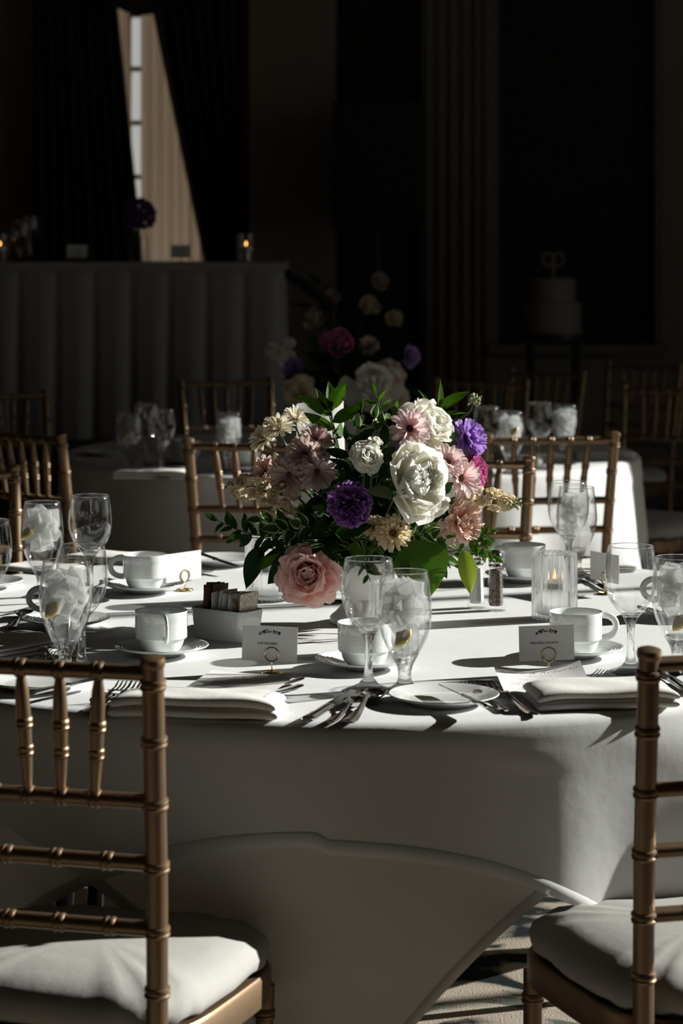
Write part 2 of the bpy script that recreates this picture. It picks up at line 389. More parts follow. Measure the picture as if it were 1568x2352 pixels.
# the bright window behind the drapes
mb = MB(); yw = BY + .12
for xx in (WX0 + .03, WX1 - .03, bx(288), bx(345)): mb.box((xx, yw, (WZ0 + WZ1) / 2), (.045, .06, WZ1 - WZ0))
for zz in (WZ0 + .03, WZ1 - .03, bz(155), bz(280), bz(405), bz(30)): mb.box(((WX0 + WX1) / 2, yw, zz), (WX1 - WX0, .05, .025))
w1 = struct('window_1', mb.mesh('window_frame', 'frame', False))
O('pane', MB().box(((WX0 + WX1) / 2, BY + .15, (WZ0 + WZ1) / 2), (WX1 - WX0, .004, WZ1 - WZ0)).mesh('pane', 'pane', False), w1)
def pleated(name, lf, rf, z0, z1, y, mat, n=60, m=14, amp=.03, waves=9, ph=0):
    V = []; Fs = []
    for j in range(m + 1):
        z = z0 + (z1 - z0) * j / m
        for i in range(n + 1):
            u = i / n; x = lf(z) + (rf(z) - lf(z)) * u
            V.append((x, y + amp * math.sin(u * waves * 2 * PI + ph) + .3 * amp * math.sin(u * waves * 3.1 + 2 * z), z))
    for j in range(m):
        for i in range(n): a = j * (n + 1) + i; Fs.append((a, a + 1, a + n + 2, a + n + 1))
    return finish(name, V, Fs, mat)
def lin(pa, pb):
    (xa, ya), (xb, yb) = pa, pb
    return lambda z: bx(xa + (xb - xa) * ((HC - z) / bs + YH - ya) / (yb - ya))
c = O('window_drape', pleated('window_drape', lambda z: bx(88), lin((278, 20), (338, 600)), .05, 3.3, BY - .22, 'drape', 90, 10, .035, 9))
tag(c, 'dark heavy drape with a straight outer edge beside the pale wall strip', 'curtain', 'window drapes')
c = O('window_drape', pleated('window_drape', lin((362, 60), (472, 600)), lambda z: bx(576), .05, 3.3, BY - .24, 'drape', 80, 10, .04, 8, 1))
tag(c, 'dark heavy drape pulled aside with a slanting edge over the pale sheer', 'curtain', 'window drapes')
c = O('sheer_curtain', pleated('sheer_curtain', lambda z: bx(327), lambda z: bx(500), .05, 3.3, BY - .10, 'sheer', 60, 6, .02, 7))
tag(c, 'beige sheer curtain glowing with daylight between the dark drapes', 'curtain')
c = O('sheer_curtain', pleated('sheer_curtain', lambda z: bx(160), lin((300, 30), (308, 400)), .05, 3.3, BY - .11, 'sheer', 40, 6, .02, 6))
tag(c, 'narrow beige sheer beside the bright strip of window, mostly behind the straight drape', 'curtain')
# swag valance
V = []; Fs = []; n, m = 40, 10
for j in range(m + 1):
    for i in range(n + 1):
        u = i / n; x = bx(150) + (bx(520) - bx(150)) * u
        zb = bz(20) - .07 * math.sin(PI * max(0, min(1, (u - .3) / .42))) if .3 < u < .72 else bz(12)
        t = j / m; V.append((x, BY - .32 - .03 * math.sin(t * 14 + 3 * u), zb + (3.3 - zb) * t))
for j in range(m):
    for i in range(n): a = j * (n + 1) + i; Fs.append((a, a + 1, a + n + 2, a + n + 1))
tag(O('swag_valance', finish('swag_valance', V, Fs, 'drape')), 'dark swagged valance draped across the top of the curtained window', 'valance')
# loudspeaker on a stand in front of the dark door
sp = T('loudspeaker', 'tall black loudspeaker raised on a pole against the dark door panel', 'loudspeaker', None, (0, 0, 0))
y0 = 12.6; s_ = y0 / F
xa, xb, za, zb = (765 - 784) * s_, (968 - 784) * s_, HC - (520 - YH) * s_, HC - (237 - YH) * s_
O('cabinet', MB().box(((xa + xb) / 2, y0, (za + zb) / 2), (xb - xa, .4, zb - za)).mesh('cabinet', 'speaker', False), sp)
O('grille', MB().box(((xa + xb) / 2, y0 - .205, (za + zb) / 2), (xb - xa - .04, .015, zb - za - .06)).mesh('grille', 'speaker', False), sp)
O('pole', MB().tube([((xa + xb) / 2, y0, .01), ((xa + xb) / 2, y0, za)], .02).mesh('pole', 'black'), sp)
for k in range(3):
    a = k * 2.094; O('leg', MB().tube([((xa + xb) / 2, y0, .45), ((xa + xb) / 2 + .35 * math.cos(a), y0 + .35 * math.sin(a), .015)], .012).mesh('leg', 'black'), sp)
# platform with the head table
slab('trim_2', (-3.4, 11.0, .3), (6.9, 2.9, .6), 'dark')
ht = T('head_table', 'long head table on the raised platform, under a pleated pale grey skirt', 'table', None, (0, 0, .6))
hx1, hy, hz = (640 - 784) * 10 / F, 10.0, HC - (603 - YH) * 10 / F
O('table_top', MB().box((hx1 - 2.0, hy + .38, hz - .6 - .02), (4.0, .74, .03)).mesh('table_top', 'dark', False), ht)
for x in (hx1 - .15, hx1 - 3.8):
    for y in (hy + .12, hy + .64): O('leg', MB().tube([(x, y, .0), (x, y, hz - .635)], .02).mesh('leg', 'black'), ht)
V = []; Fs = []; n = 420; m = 8
def skirt_pt(u, t):
    L = 4.0 + .74; d = u * L; k = math.floor(d / .155); fr = d / .155 - k
    tri = .02 * (1 - abs(2 * fr - 1)) if fr < .75 else -.022 * math.sin((fr - .75) / .25 * PI)
    off = .012 + tri * (.25 + t) * 1.1 + .012 * t * math.sin(d * 9)
    if d < 4.0: return Vector((hx1 - 4.0 + d, hy - off, 0))
    return Vector((hx1 + off, hy + d - 4.0, 0))
for j in range(m + 1):
    t = j / m
    for i in range(n + 1):
        p = skirt_pt(i / n, t); V.append((p.x, p.y, hz - .6 - .03 - t * (hz - .6 - .05)))
for j in range(m):
    for i in range(n): a = j * (n + 1) + i; Fs.append((a, a + 1, a + n + 2, a + n + 1))
O('pleated_skirt', finish('pleated_skirt', V, Fs, 'skirt'), ht)
O('top_cloth', MB().box((hx1 - 2.0, hy + .37, hz - .6 - .017), (4.05, .79, .034)).mesh('top_cloth', 'skirt', False), ht)
# stair rail beside the platform
hr = T('stair_handrail', 'black sloping handrail at the end of the skirted head table', 'handrail')
pts = [Q(646, 622, 10.4), Q(700, 655, 10.4), Q(762, 705, 10.4)]
O('rail', MB().tube(pts, .022).mesh('rail', 'black'), hr)
for p in (pts[0], pts[2]): O('post', MB().tube([(p.x, p.y, .0), p], .014).mesh('post', 'black'), hr)
# cake on its little table
cy = 12.0; cs = cy / F; ccx = (1270 - 784) * cs; ctz = HC - (765 - YH) * cs
ct = T('cake_table', 'thin-legged dark stand carrying the wedding cake', 'table', None, (ccx, cy, 0))
O('table_top', MB().lathe([(0, ctz - .03), (.2, ctz - .03), (.2, ctz), (0, ctz)], 28).mesh('table_top', 'black'), ct)
for a in (PI / 4, 3 * PI / 4, 5 * PI / 4, 7 * PI / 4): O('leg', MB().tube([(.16 * math.cos(a), .16 * math.sin(a), 0), (.16 * math.cos(a), .16 * math.sin(a), ctz - .03)], .012).mesh('leg', 'black'), ct)
ck = T('wedding_cake', 'two-tier pale wedding cake with a monogram topper', 'cake', None, (ccx, cy, ctz))
O('cake_board', MB().lathe([(0, 0), (.155, 0), (.155, .012), (0, .012)], 32).mesh('cake_board', 'cake'), ck)
O('tier', MB().lathe([(0, .012), (.138, .012), (.138, .15), (.13, .158), (0, .158)], 36).mesh('tier', 'cake'), ck)
O('tier', MB().lathe([(0, .158), (.112, .158), (.112, .265), (.105, .273), (0, .273)], 36).mesh('tier', 'cake'), ck)
tp = O('topper', MB().tube([(0, 0, .27), (0, 0, .34)], .008).mesh('topper', 'cake'), ck)
for sx_ in (-1, 1):
    O('topper_loop', MB().tube([(sx_ * .024 + .028 * math.cos(a), 0, .365 + .032 * math.sin(a)) for a in [k * PI / 8 for k in range(16)]], .007, 8, loop=True, up=(0, 1, 0)).mesh('topper_loop', 'cake'), tp)

# ================================================================== ROUND TABLES
TR, TZ = .914, .76
def hang(th, phi, s):
    a = ((th - phi + PI / 4) % (PI / 2)) - PI / 4
    return s / math.cos(a) - TR
def dcor(th, phi): return ((th - phi) % (PI / 2)) - PI / 4
PHL, PHU, SQL, SQU = math.radians(-48), math.radians(-3), 1.052, 1.09
def rlow(th, t, seed=0):
    d = dcor(th, PHL); e = math.exp(-(d / .22) ** 2); v = math.exp(-((abs(d) - .47) / .17) ** 2)
    return TR + .008 + max(0, t) * (.02 + .07 * e - .01 * v) + .010 * min(1, t / .2) * math.sin(th * 11 + 1 + seed) * (.4 + t)
def rup(th, t, seed=0):
    d = dcor(th, PHU); e = math.exp(-(d / .20) ** 2); v = math.exp(-((abs(d) - .33) / .12) ** 2)
    r = TR + .010 + max(0, t) * (.03 + .30 * e - .03 * v) + .012 * min(1, t / .2) * math.sin(th * 9 + 2 + seed) * (.4 + t)
    a_ = abs(((th - PHU + PI / 4) % (PI / 2)) - PI / 4)
    r += t * (.08 * math.exp(-((a_ - .37) / .09) ** 2) - .03 * math.exp(-((a_ - .55) / .08) ** 2))
    r += .004 * math.exp(-((th - math.radians(-2.5)) / .012) ** 2) * min(1, t / .05)
    r += .0035 * math.exp(-((t - .045 - .015 * math.sin(th * 2)) / .006) ** 2)
    if t < hang(th, PHL, SQL): r = max(r, rlow(th, t, seed) + .004)
    return r
def cloth_mesh(name, mat, rf, phi, ztop, seed, nth=320, rows=16, hem=False):
    V = []; Fs = []; k = 0
    rings = []
    if not hem:
        for r in (.12, .35, .6, .8, TR - .012): rings.append(lambda th, r=r: (r, ztop))
        for q in (.3, .65, 1.0): rings.append(lambda th, q=q: (TR - .012 + (.012 + .009) * math.sin(q * PI / 2), ztop - .013 * (1 - math.cos(q * PI / 2))))
    def L(th):
        h = hang(th, phi, SQL if phi == PHL else SQU)
        if phi == PHU and math.radians(-40) < th < math.radians(-2.5): h -= .010
        return h
    fr = [(j + 1) / rows for j in range(rows)] if not hem else None
    def drop(th, t): return (rf(th, t, seed), ztop - t)
    V.append((0, 0, ztop)) if not hem else None
    base = 0 if hem else 1
    for i in range(nth):
        th = -PI + 2 * PI * i / nth; h = L(th)
        col = [f(th) for f in rings]
        if hem:
            for t, o in ((h - .020, .0004), (h - .0195, .0010), (h - .0005, .0011), (h, .0006), (h - .0005, -.0004), (h - .015, -.0004)):
                r, z = drop(th, t); col.append((r + o, z))
        else:
            for f in fr:
                t = .013 + (h - .013) * f; col.append(drop(th, t))
        V += [(r * math.sin(th), -r * math.cos(th), z) for r, z in col]; k = len(col)
    for i in range(nth):
        j = (i + 1) % nth
        if not hem: Fs.append((0, base + i * k, base + j * k))
        for q in range(k - 1): Fs.append((base + i * k + q, base + i * k + q + 1, base + j * k + q + 1, base + j * k + q))
    return finish(name, V, Fs, mat)
def table(cx, cy, rot, seed, where):
    t = T('round_table', 'round folding table under the layered white cloths ' + where, 'table', 'round banquet tables', (cx, cy, 0), rot)
    O('table_top', MB().lathe([(0, .725), (TR - .005, .725), (TR, .735), (TR, .745), (TR - .004, .754), (0, .754)], 64).mesh('table_top', 'trim'), t)
    for sx_ in (-1, 1):
        for sy_ in (-1, 1): O('leg', MB().tube([(sx_ * .5, sy_ * .3, 0), (sx_ * .45, sy_ * .3, .725)], .016).mesh('leg', 'black'), t)
    lo = O('tablecloth', cloth_mesh('lower_tablecloth', 'cloth2', rlow, PHL, TZ - .003, seed))
    lo.location = (cx, cy, 0); lo.rotation_euler = (0, 0, rot); tag(lo, 'lower white tablecloth whose pointed corner hangs longest ' + where, 'tablecloth', 'lower tablecloths')
    O('hem', cloth_mesh('hem', 'cloth2', rlow, PHL, TZ - .003, seed, hem=True), lo)
    up = O('tablecloth', cloth_mesh('upper_tablecloth', 'cloth', rup, PHU, TZ, seed))
    up.location = (cx, cy, 0); up.rotation_euler = (0, 0, rot); tag(up, 'upper white tablecloth spread over the table top ' + where, 'tablecloth', 'upper tablecloths')
    O('hem', cloth_mesh('hem', 'cloth', rup, PHU, TZ, seed, hem=True), up)
TC = Vector((.02, 4.28, 0)); T2 = Vector((.03, 7.77, 0))
table(TC.x, TC.y, 0, 0, 'holding the sunlit flower bowl')
table(T2.x, T2.y, math.radians(12), 3, 'on the farther table behind the gold chairs')

# ================================================================== CHAIRS
PZ = [(0, .150, -.215), (.25, .152, -.200), (.44, .157, -.195), (.65, .163, -.215), (.92, .1725, -.258)]
def post_at(z):
    for (z0, x0, y0), (z1, x1, y1) in zip(PZ, PZ[1:]):
        if z <= z1 + 1e-9:
            u = (z - z0) / (z1 - z0); return Vector((x0 + (x1 - x0) * u, y0 + (y1 - y0) * u, z))
    return Vector((PZ[-1][1], PZ[-1][2], z))
KN = [(-.0075, 1.0), (-.0060, 1.17), (-.0030, 1.22), (-.0012, 1.08), (.0012, 1.08), (.0030, 1.22), (.0060, 1.17), (.0075, 1.0)]
def bamboo(fn, L, r, knots, n=12, taper=None, ends=()):
    st = {0.0: 1.0, L: 1.0}
    for q in range(1, 9): st[L * q / 9] = 1.0
    for kpos in knots:
        for k_ in [s for s in st if abs(s - kpos) < .009 and 0 < s < L]: del st[k_]
        for d, f in KN:
            if 0 <= kpos + d <= L: st[kpos + d] = f
    ss = sorted(st); return MB().tube([fn(s) for s in ss], [r * st[s] * (taper(s / L) if taper else 1) for s in ss], n)
def make_chair():
    t = T('chiavari_chair', 'x', 'chair')
    for sx_ in (-1, 1):
        def fn(s, sx_=sx_): p = post_at(s); return Vector((sx_ * p.x, p.y, p.z))
        p_ = O('back_post', bamboo(fn, .918, .0138, [.08, .18, .30, .42, .503, .58, .662, .742, .821, .893]).mesh('back_post', 'gold'), t)
        a = post_at(.918)
        O('post_cap', MB().lathe([(0, .010), (.009, .0098), (.0148, .0075), (.0160, .002), (.0150, -.003), (.0125, -.0055)], 16, mat=M4((sx_ * a.x, a.y, a.z), Rx(.155))).mesh('post_cap', 'gold'), p_)
    g = .345 / 6.78; xs = [-2 * g, -g, 0, g, 2 * g]
    for zi, kn in ((.906, xs), (.744, [x * .87 for x in xs]), (.665, [-.1, -.033, .033, .1]), (.582, [-.1, -.033, .033, .1])):
        p = post_at(zi)
        O('back_rail', bamboo(lambda s, p=p: Vector((-p.x + s, p.y, p.z)), 2 * p.x, .0100, [k + p.x for k in kn], 10).mesh('back_rail', 'gold'), t)
    for x in xs:
        a, b = post_at(.898), post_at(.751); A = Vector((x, a.y, a.z)); B = Vector((x * .87, b.y, b.z)); L = (B - A).length
        O('splat', bamboo(lambda s: A.lerp(B, s / L), L, .0085, [L * .42, L * .66], 10, lambda u: .62 + .55 * math.sin(PI * min(1, max(0, u)) ** .8) ** .7 * (1 - .25 * u)).mesh('splat', 'gold'), t)
    def outl(sc, n=56):
        r = []
        for i in range(n):
            a = 2 * PI * i / n; e = 2 / 4.2
            x = math.copysign(abs(math.cos(a)) ** e, math.cos(a)); y = math.copysign(abs(math.sin(a)) ** e, math.sin(a))
            y = y if y < 0 else y * (1 + .05 * (1 - x * x)); yy = .205 * y * sc
            r.append((x * sc * (.178 + .022 * (y + 1)), yy))
        return r
    V = []; n = 56
    for sc, z in ((1.0, .400), (1.0, .436), (.985, .441), (.86, .441), (.86, .400)): V += [(x, y, z) for x, y in outl(sc, n)]
    Fs = [(q * n + i, q * n + (i + 1) % n, ((q + 1) % 5) * n + (i + 1) % n, ((q + 1) % 5) * n + i) for q in range(5) for i in range(n)]
    O('seat_frame', finish('seat_frame', V, Fs, 'gold', True, None, 35), t)
    V = []; rr = [(.80, .4415), (.93, .4425), (.975, .450), (.985, .462), (.965, .476), (.90, .488), (.75, .498), (.5, .504), (.2, .507)]
    for sc, z in rr:
        for i, (x, y) in enumerate(outl(sc, n)):
            w = 1 + .010 * math.sin(i * 2.7 + 3 * z) * (1 if .9 < sc else .3); V.append((x * w, y * w, z + .0025 * math.sin(i * 1.7) * (sc > .7)))
    k = len(rr); V.append((0, 0, .508))
    Fs = [(q * n + i, q * n + (i + 1) % n, (q + 1) * n + (i + 1) % n, (q + 1) * n + i) for q in range(k - 1) for i in range(n)]
    Fs += [((k - 1) * n + i, (k - 1) * n + (i + 1) % n, k * n) for i in range(n)]; Fs.append(tuple(range(n - 1, -1, -1)))
    O('seat_cushion', finish('seat_cushion', V, Fs, 'seat'), t)
    for sx_ in (-1, 1):
        O('front_leg', bamboo(lambda s, x=sx_ * .186: Vector((x, .172, s)), .405, .0135, [.07, .17, .27, .365]).mesh('front_leg', 'gold'), t)
        for z in (.13, .22):
            A = Vector((sx_ * .151, -.205, z)); B = Vector((sx_ * .186, .172, z)); L = (B - A).length
            O('stretcher', bamboo(lambda s, A=A, B=B, L=L: A.lerp(B, s / L), L, .009, [L / 3, 2 * L / 3], 8).mesh('stretcher', 'gold'), t)
    for y, w, z in ((.172, .186, .20), (-.203, .151, .20)):
        O('stretcher', bamboo(lambda s, y=y, w=w, z=z: Vector((-w + s, y, z)), 2 * w, .009, [2 * w / 3, 4 * w / 3], 8).mesh('stretcher', 'gold'), t)
    return t
CH0 = make_chair(); ch_used = [False]
def chair(px, py, side, rot, label, D=None):
    D = D or F * (HC - .925) / (py - YH); top = Vector(((px - 784) * D / F, D, 0))
    loc = top - Rz(rot) @ Vector((side * .1725, -.258, 0))
    o = CH0 if not ch_used[0] else dup(CH0); ch_used[0] = True
    o.location = (loc.x, loc.y, 0); o.rotation_euler = (0, 0, rot); o['label'] = label; o['group'] = 'gold bamboo-style chairs'
    return o
chair(350, 1512, 1, -.26, 'gold bamboo-style chair in half shade, pushed up near the sugar caddy and shaded napkin')
chair(1490, 1492, -1, .23, 'gold bamboo-style chair with a sunlit cushion, by the bread plate and folded napkin')
chair(1215, 1050, -1, 2.97, 'gold bamboo-style chair facing the flower bowl from behind the salt and pepper shakers')
chair(32, 1070, -1, -2.62, 'gold bamboo-style chair behind the ice water and the tall empty wine glass')
chair(432, 1008, -1, -.21, 'gold bamboo-style chair beside the cream blossom spray, at the farther table')
chair(1411, 994, 1, .15, 'gold bamboo-style chair with a sunlit top rail, at the farther table')
chair(415, 885, 1, -2.84, 'gold bamboo-style chair before the pleated skirt, beyond the farther table', 8.95)
chair(1209, 880, -1, 2.84, 'gold bamboo-style chair beyond the ice goblets of the farther table', 8.9)
chair(1434, 890, 1, 2.6, 'gold bamboo-style chair with thin sunlit splats at the end of the farther table', 8.6)
chair(105, 905, -1, -2.64, 'gold bamboo-style chair with sunlit splats standing before the pleated skirt', 8.3)
chair(140, 997, 1, -.75, 'gold bamboo-style chair at the farther table, with an upright post sunlit beside the napkin')
chair(1175, 850, 1, 2.45, 'dim gold bamboo-style chair in the dark below the wedding cake', 9.7)
chair(1398, 853, 1, 2.5, 'dim gold bamboo-style chair in the dark behind the chair with sunlit splats', 10.3)

# ================================================================== TABLEWARE
def make_wine():
    t = T('wine_glass', 'x', 'glass')
    foot = [(0, 0), (.0350, 0), (.0362, .0012), (.0350, .0026), (.026, .0055), (.015, .0105), (.0088, .018), (.0066, .028), (.0056, .045), (.0058, .062), (.0075, .076), (.0115, .086), (.0165, .0915), (.0060, .0935), (0, .0930)]
    O('stem', MB().lathe(foot, 36).mesh('stem', 'stem'), t)
    b = [(.0165, .0915), (.024, .100), (.0315, .111), (.0372, .124), (.0402, .138), (.0408, .150), (.0398, .165), (.0378, .182), (.0356, .1968), (.0349, .1975), (.0345, .1966), (.0366, .182), (.0386, .165), (.0396, .150), (.0390, .138), (.0358, .1245), (.0298, .1125), (.021, .102), (.0060, .0940), (0, .0935)]
    bw = O('bowl', MB().lathe(b, 48).mesh('bowl', 'glass'), t)
    O('rim', MB().tube([(.0352 * math.cos(a), .0352 * math.sin(a), .1972) for a in [k * PI / 20 for k in range(40)]], .0007, 6, loop=True).mesh('rim', 'stem'), bw)
    return t
def make_goblet():
    t = T('water_goblet', 'x', 'glass')
    foot = [(0, 0), (.0330, 0), (.0342, .0012), (.0330, .0028), (.022, .0060), (.0130, .012), (.0098, .020), (.0100, .030), (.0130, .041), (.0180, .050), (.0215, .0555), (.0180, .0560), (0, .0530)]
    O('stem', MB().lathe(foot, 36).mesh('stem', 'stem'), t)
    b = [(.0215, .0555), (.0285, .0690), (.0345, .0830), (.0388, .0985), (.0408, .113), (.0408, .124), (.0395, .140), (.0370, .160), (.0345, .1785), (.0338, .1793), (.0334, .1784), (.0358, .160), (.0383, .140), (.0396, .124), (.0396, .113), (.0375, .0988), (.0332, .0836), (.0272, .0698), (.0200, .0570), (0, .0540)]
    bw = O('bowl', MB().lathe(b, 48).mesh('bowl', 'glass'), t)
    O('rim', MB().tube([(.0341 * math.cos(a), .0341 * math.sin(a), .1790) for a in [k * PI / 20 for k in range(40)]], .0007, 6, loop=True).mesh('rim', 'stem'), bw)
    w = [(0, .0546), (.0192, .0576), (.0266, .0702), (.0326, .0840), (.0369, .0990), (.0390, .113), (.0390, .124), (.0377, .140), (.0352, .160), (.0347, .1640), (0, .1642)]
    O('water', MB().lathe(w, 40).mesh('water', 'water'), t)
    return t
WG, GB = make_wine(), make_goblet(); used = {}
def once(key, proto): 
    if key in used: return dup(proto)
    used[key] = 1; return proto
def ice_mesh(seed):
    rnd = random.Random(seed); bm = bmesh.new(); bmesh.ops.create_cube(bm, size=1)
    bmesh.ops.bevel(bm, geom=bm.edges[:], offset=.10, segments=1, affect='EDGES')
    for v in bm.verts: v.co += Vector([rnd.uniform(-.09, .09) for _ in range(3)])
    me = bpy.data.meshes.new('ice_cube'); bm.to_mesh(me); bm.free()
    me.polygons.foreach_set('use_smooth', [True] * len(me.polygons)); me.set_sharp_from_angle(angle=.5); me.materials.append(M['ice']); return me
ICE = [ice_mesh(i) for i in range(4)]
def lemon_wedge():
    V = []; Fs = []; n = 12
    t = T('lemon_wedge', 'x', 'lemon')
    r = .021
    pts = [(0, 0)] + [(r * math.cos(a), r * math.sin(a)) for a in [-.95 + 1.9 * k / n for k in range(n + 1)]]
    V = [(x, y * (1 if x > 0 else .3), z) for z in (-.006, .006) for x, y in pts]; m = len(pts)
    Fs = [tuple(range(m - 1, -1, -1)), tuple(range(m, 2 * m))] + [(i, (i + 1) % m, (i + 1) % m + m, i + m) for i in range(m)]
    O('flesh', finish('flesh', V, Fs, 'lemon', False), t)
    O('peel', MB().tube([(1.03 * r * math.cos(a), 1.03 * r * math.sin(a), 0) for a in [-.97 + 1.94 * k / n for k in range(n + 1)]], .0062, 8, flat=1, cap=True).mesh('peel', 'peel'), t)
    return t
LW = lemon_wedge()
def wine(px, rimy, label, D=None):
    D = D or F * (HC - TZ - .197) / (rimy - YH); o = once('w', WG); o['label'] = label; o['group'] = 'empty wine glasses'
    o.location = ((px - 784) * D / F, D, TZ); o.rotation_euler = (0, 0, random.random() * 6); return o
def goblet(px, rimy, label, what, D=None, lemon=(.02, -.02, .10), seed=0, nice=9):
    D = D or F * (HC - TZ - .179) / (rimy - YH); o = once('g', GB); o['label'] = label; o['group'] = 'goblets of ice water'
    loc = Vector(((px - 784) * D / F, D, TZ)); o.location = loc
    rnd = random.Random(seed * 13 + 5); lv = [(.100, 2, .012), (.117, 4, .0195), (.135, 4, .0195), (.152, 4, .017), (.128, 1, 0), (.148, 1, 0)]
    for z, n, rad in lv:
        a0 = rnd.random() * 6
        for k in range(n):
            a = a0 + 2 * PI * k / n; s = rnd.uniform(.0225, .027)
            ic = O('ice_cube', ICE[rnd.randrange(4)]); ic.location = loc + Vector((rad * math.cos(a), rad * math.sin(a), z + rnd.uniform(-.003, .003)))
            ic.scale = (s, s, s * .9); ic.rotation_euler = (rnd.random() * 6, rnd.random() * 6, rnd.random() * 6)
            tag(ic, 'cloudy ice cube afloat in the ' + what, 'ice cube', 'ice cubes in the ' + what)
    if lemon:
        l = once('l', LW); l['label'] = 'lemon wedge under the ice in the ' + what; l['group'] = 'lemon wedges in ice water'
        l.location = loc + Vector(lemon); l.rotation_euler = (.9, .5, rnd.uniform(-1.2, -.5)); l.scale = (.8, .8, .8)
    return o
wine(846, 1283, 'empty wine glass standing before the white cup, beside the iced goblet near the bread plate')
goblet(929, 1312, 'goblet of ice water with lemon standing near the soup spoon and bread plate', 'goblet near the bread plate', seed=1, lemon=(-.012, -.024, .090))
goblet(150, 1287, 'goblet of ice water with lemon, misted, standing before the shaded cup', 'misted goblet before the shaded cup', seed=2, lemon=(-.026, -.018, .112))
wine(188, 1252, 'empty wine glass half hidden behind the misted ice water goblet')
wine(207, 1138, 'tall empty wine glass beside iced water, above the cup with the tilted card')
goblet(97, 1153, 'goblet of ice water with lemon beside the lone empty wine glass at the table rim', 'goblet beside the lone wine glass', seed=3, lemon=(-.028, -.012, .128))
wine(-27, 1195, 'empty wine glass at the shaded side of the table near the lit gold chair post')
wine(1305, 1107, 'empty wine glass in front of another goblet, behind the fluted candle glass with the flame')
goblet(1324, 1119, 'goblet of ice water seen through the wine glass beyond the fluted candle glass', 'goblet beyond the fluted candle glass', seed=4, lemon=None)
wine(1448, 1254, 'empty wine glass mirroring the bright cloth, beside the cup and saucer with place card')
goblet(1556, 1279, 'goblet of ice water with lemon beside the mirror-bright wine glass', 'goblet beside the mirror-bright wine glass', seed=5, lemon=(-.008, -.026, .088))
# on the farther table
goblet(298, 948, 'goblet of ice water on the farther table, near the napkin in shade', 'goblet near the shaded napkin', seed=6, lemon=None)
wine(338, 925, 'empty wine glass with bright glints on the farther table'); wine(372, 940, 'empty wine glass glinting faintly before the pleated skirt on the farther table')
goblet(526, 948, 'goblet of ice water with lemon above the shaded chair rail on the farther table', 'goblet above the shaded chair rail', seed=7, lemon=(-.02, -.02, .09))
goblet(1172, 946, 'goblet of ice water with lemon above the sunlit chair rail on the farther table', 'goblet above the sunlit chair rail', seed=8, lemon=(.0, -.028, .13))
wine(1118, 935, 'empty wine glass on the farther table beside the lavender carnation')
wine(1240, 925, 'empty wine glass standing between two ice goblets on the farther table')
goblet(1297, 930, 'goblet of ice water on the farther table near the end of the sunlit rail', 'goblet near the end of the sunlit rail', seed=9, lemon=None)

# cups and saucers
def make_cup():
    t = T('coffee_cup', 'x', 'cup')
    pr = [(0, .003), (.020, .003), (.0225, 0), (.026, .0005), (.0315, .0055), (.0355, .013), (.0372, .0195), (.0378, .0215), (.0408, .0225), (.0418, .0240)]
    z = .0245
    for k in range(9): pr += [(.0420, z), (.0424, z + .0013), (.0420, z + .0026)]; z += .0030
    pr += [(.0421, z), (.0424, .0600), (.0427, .0665), (.0424, .0675), (.0416, .0672), (.0408, .0655), (.0402, .055), (.0395, .030), (.035, .015), (.022, .0065), (0, .006)]
    O('body', MB().lathe(pr, 56).mesh('body', 'china', True, 50), t)
    pts = []
    for k in range(15):
        a = PI * (.5 + k / 14) - PI
        pts.append((.0405 + .0265 * math.cos(a) ** .8 if abs(a) < PI / 2 else .0405, 0, .0425 - .0185 * math.sin(a)))
    O('handle', MB().tube(pts, .0055, 10, flat=.5, up=(0, 1, 0)).mesh('handle', 'china'), t)
    return t
def make_saucer():
    pr = [(0, .004), (.024, .004), (.026, 0), (.030, 0), (.036, .005), (.050, .0085), (.066, .0125), (.0762, .0165), (.0772, .0176), (.0766, .0188), (.072, .0180)]
    for r in (.069, .064, .059): pr += [(r, .0165 - (.072 - r) * .22), (r - .001, .0172 - (.072 - r) * .22), (r - .0025, .0160 - (.072 - r) * .22)]
    pr += [(.050, .0108), (.040, .0078), (.030, .0068), (0, .0062)]
    return finish_lathe('saucer', pr, 'china')
def finish_lathe(name, pr, mat, n=56): return MB().lathe(pr, n).mesh(name, mat, True, 50)
CUP = make_cup(); SAU = make_saucer()
def cup(px, py, ang, which, z=TZ):
    p = P(px, py, z); s = O('saucer', SAU); s.location = p; tag(s, 'saucer of ' + which, 'saucer', 'white saucers')
    c = once('cup', CUP); c.location = p + Vector((0, 0, .0064)); c.rotation_euler = (0, 0, ang); c['label'] = which; c['group'] = 'white coffee cups'
cup(370, 1506, -1.35, 'the white ribbed coffee cup between the sugar caddy and a gold chair')
cup(837, 1536, .25, 'the white ribbed coffee cup behind the wine glass and iced goblet')
cup(333, 1361, 3.05, 'the white ribbed coffee cup next to the tilted sunlit place card')
cup(1322, 1509, .15, 'the white ribbed coffee cup beside the place card near the fluted candle glass')
cup(1203, 1336, 3.3, 'the white ribbed coffee cup behind the pepper shaker')
cup(152, 1441, 3.0, 'the shaded ribbed coffee cup behind the misted goblet')
cup(1562, 1418, 2.9, 'the ribbed coffee cup behind the mirror-bright wine glass and its goblet')
cup(428, 1066, 3.0, 'the blurred white coffee cup behind the gold chair post on the farther table')
cup(566, 1082, 3.0, 'the blurred white coffee cup seen between splats on the farther table')

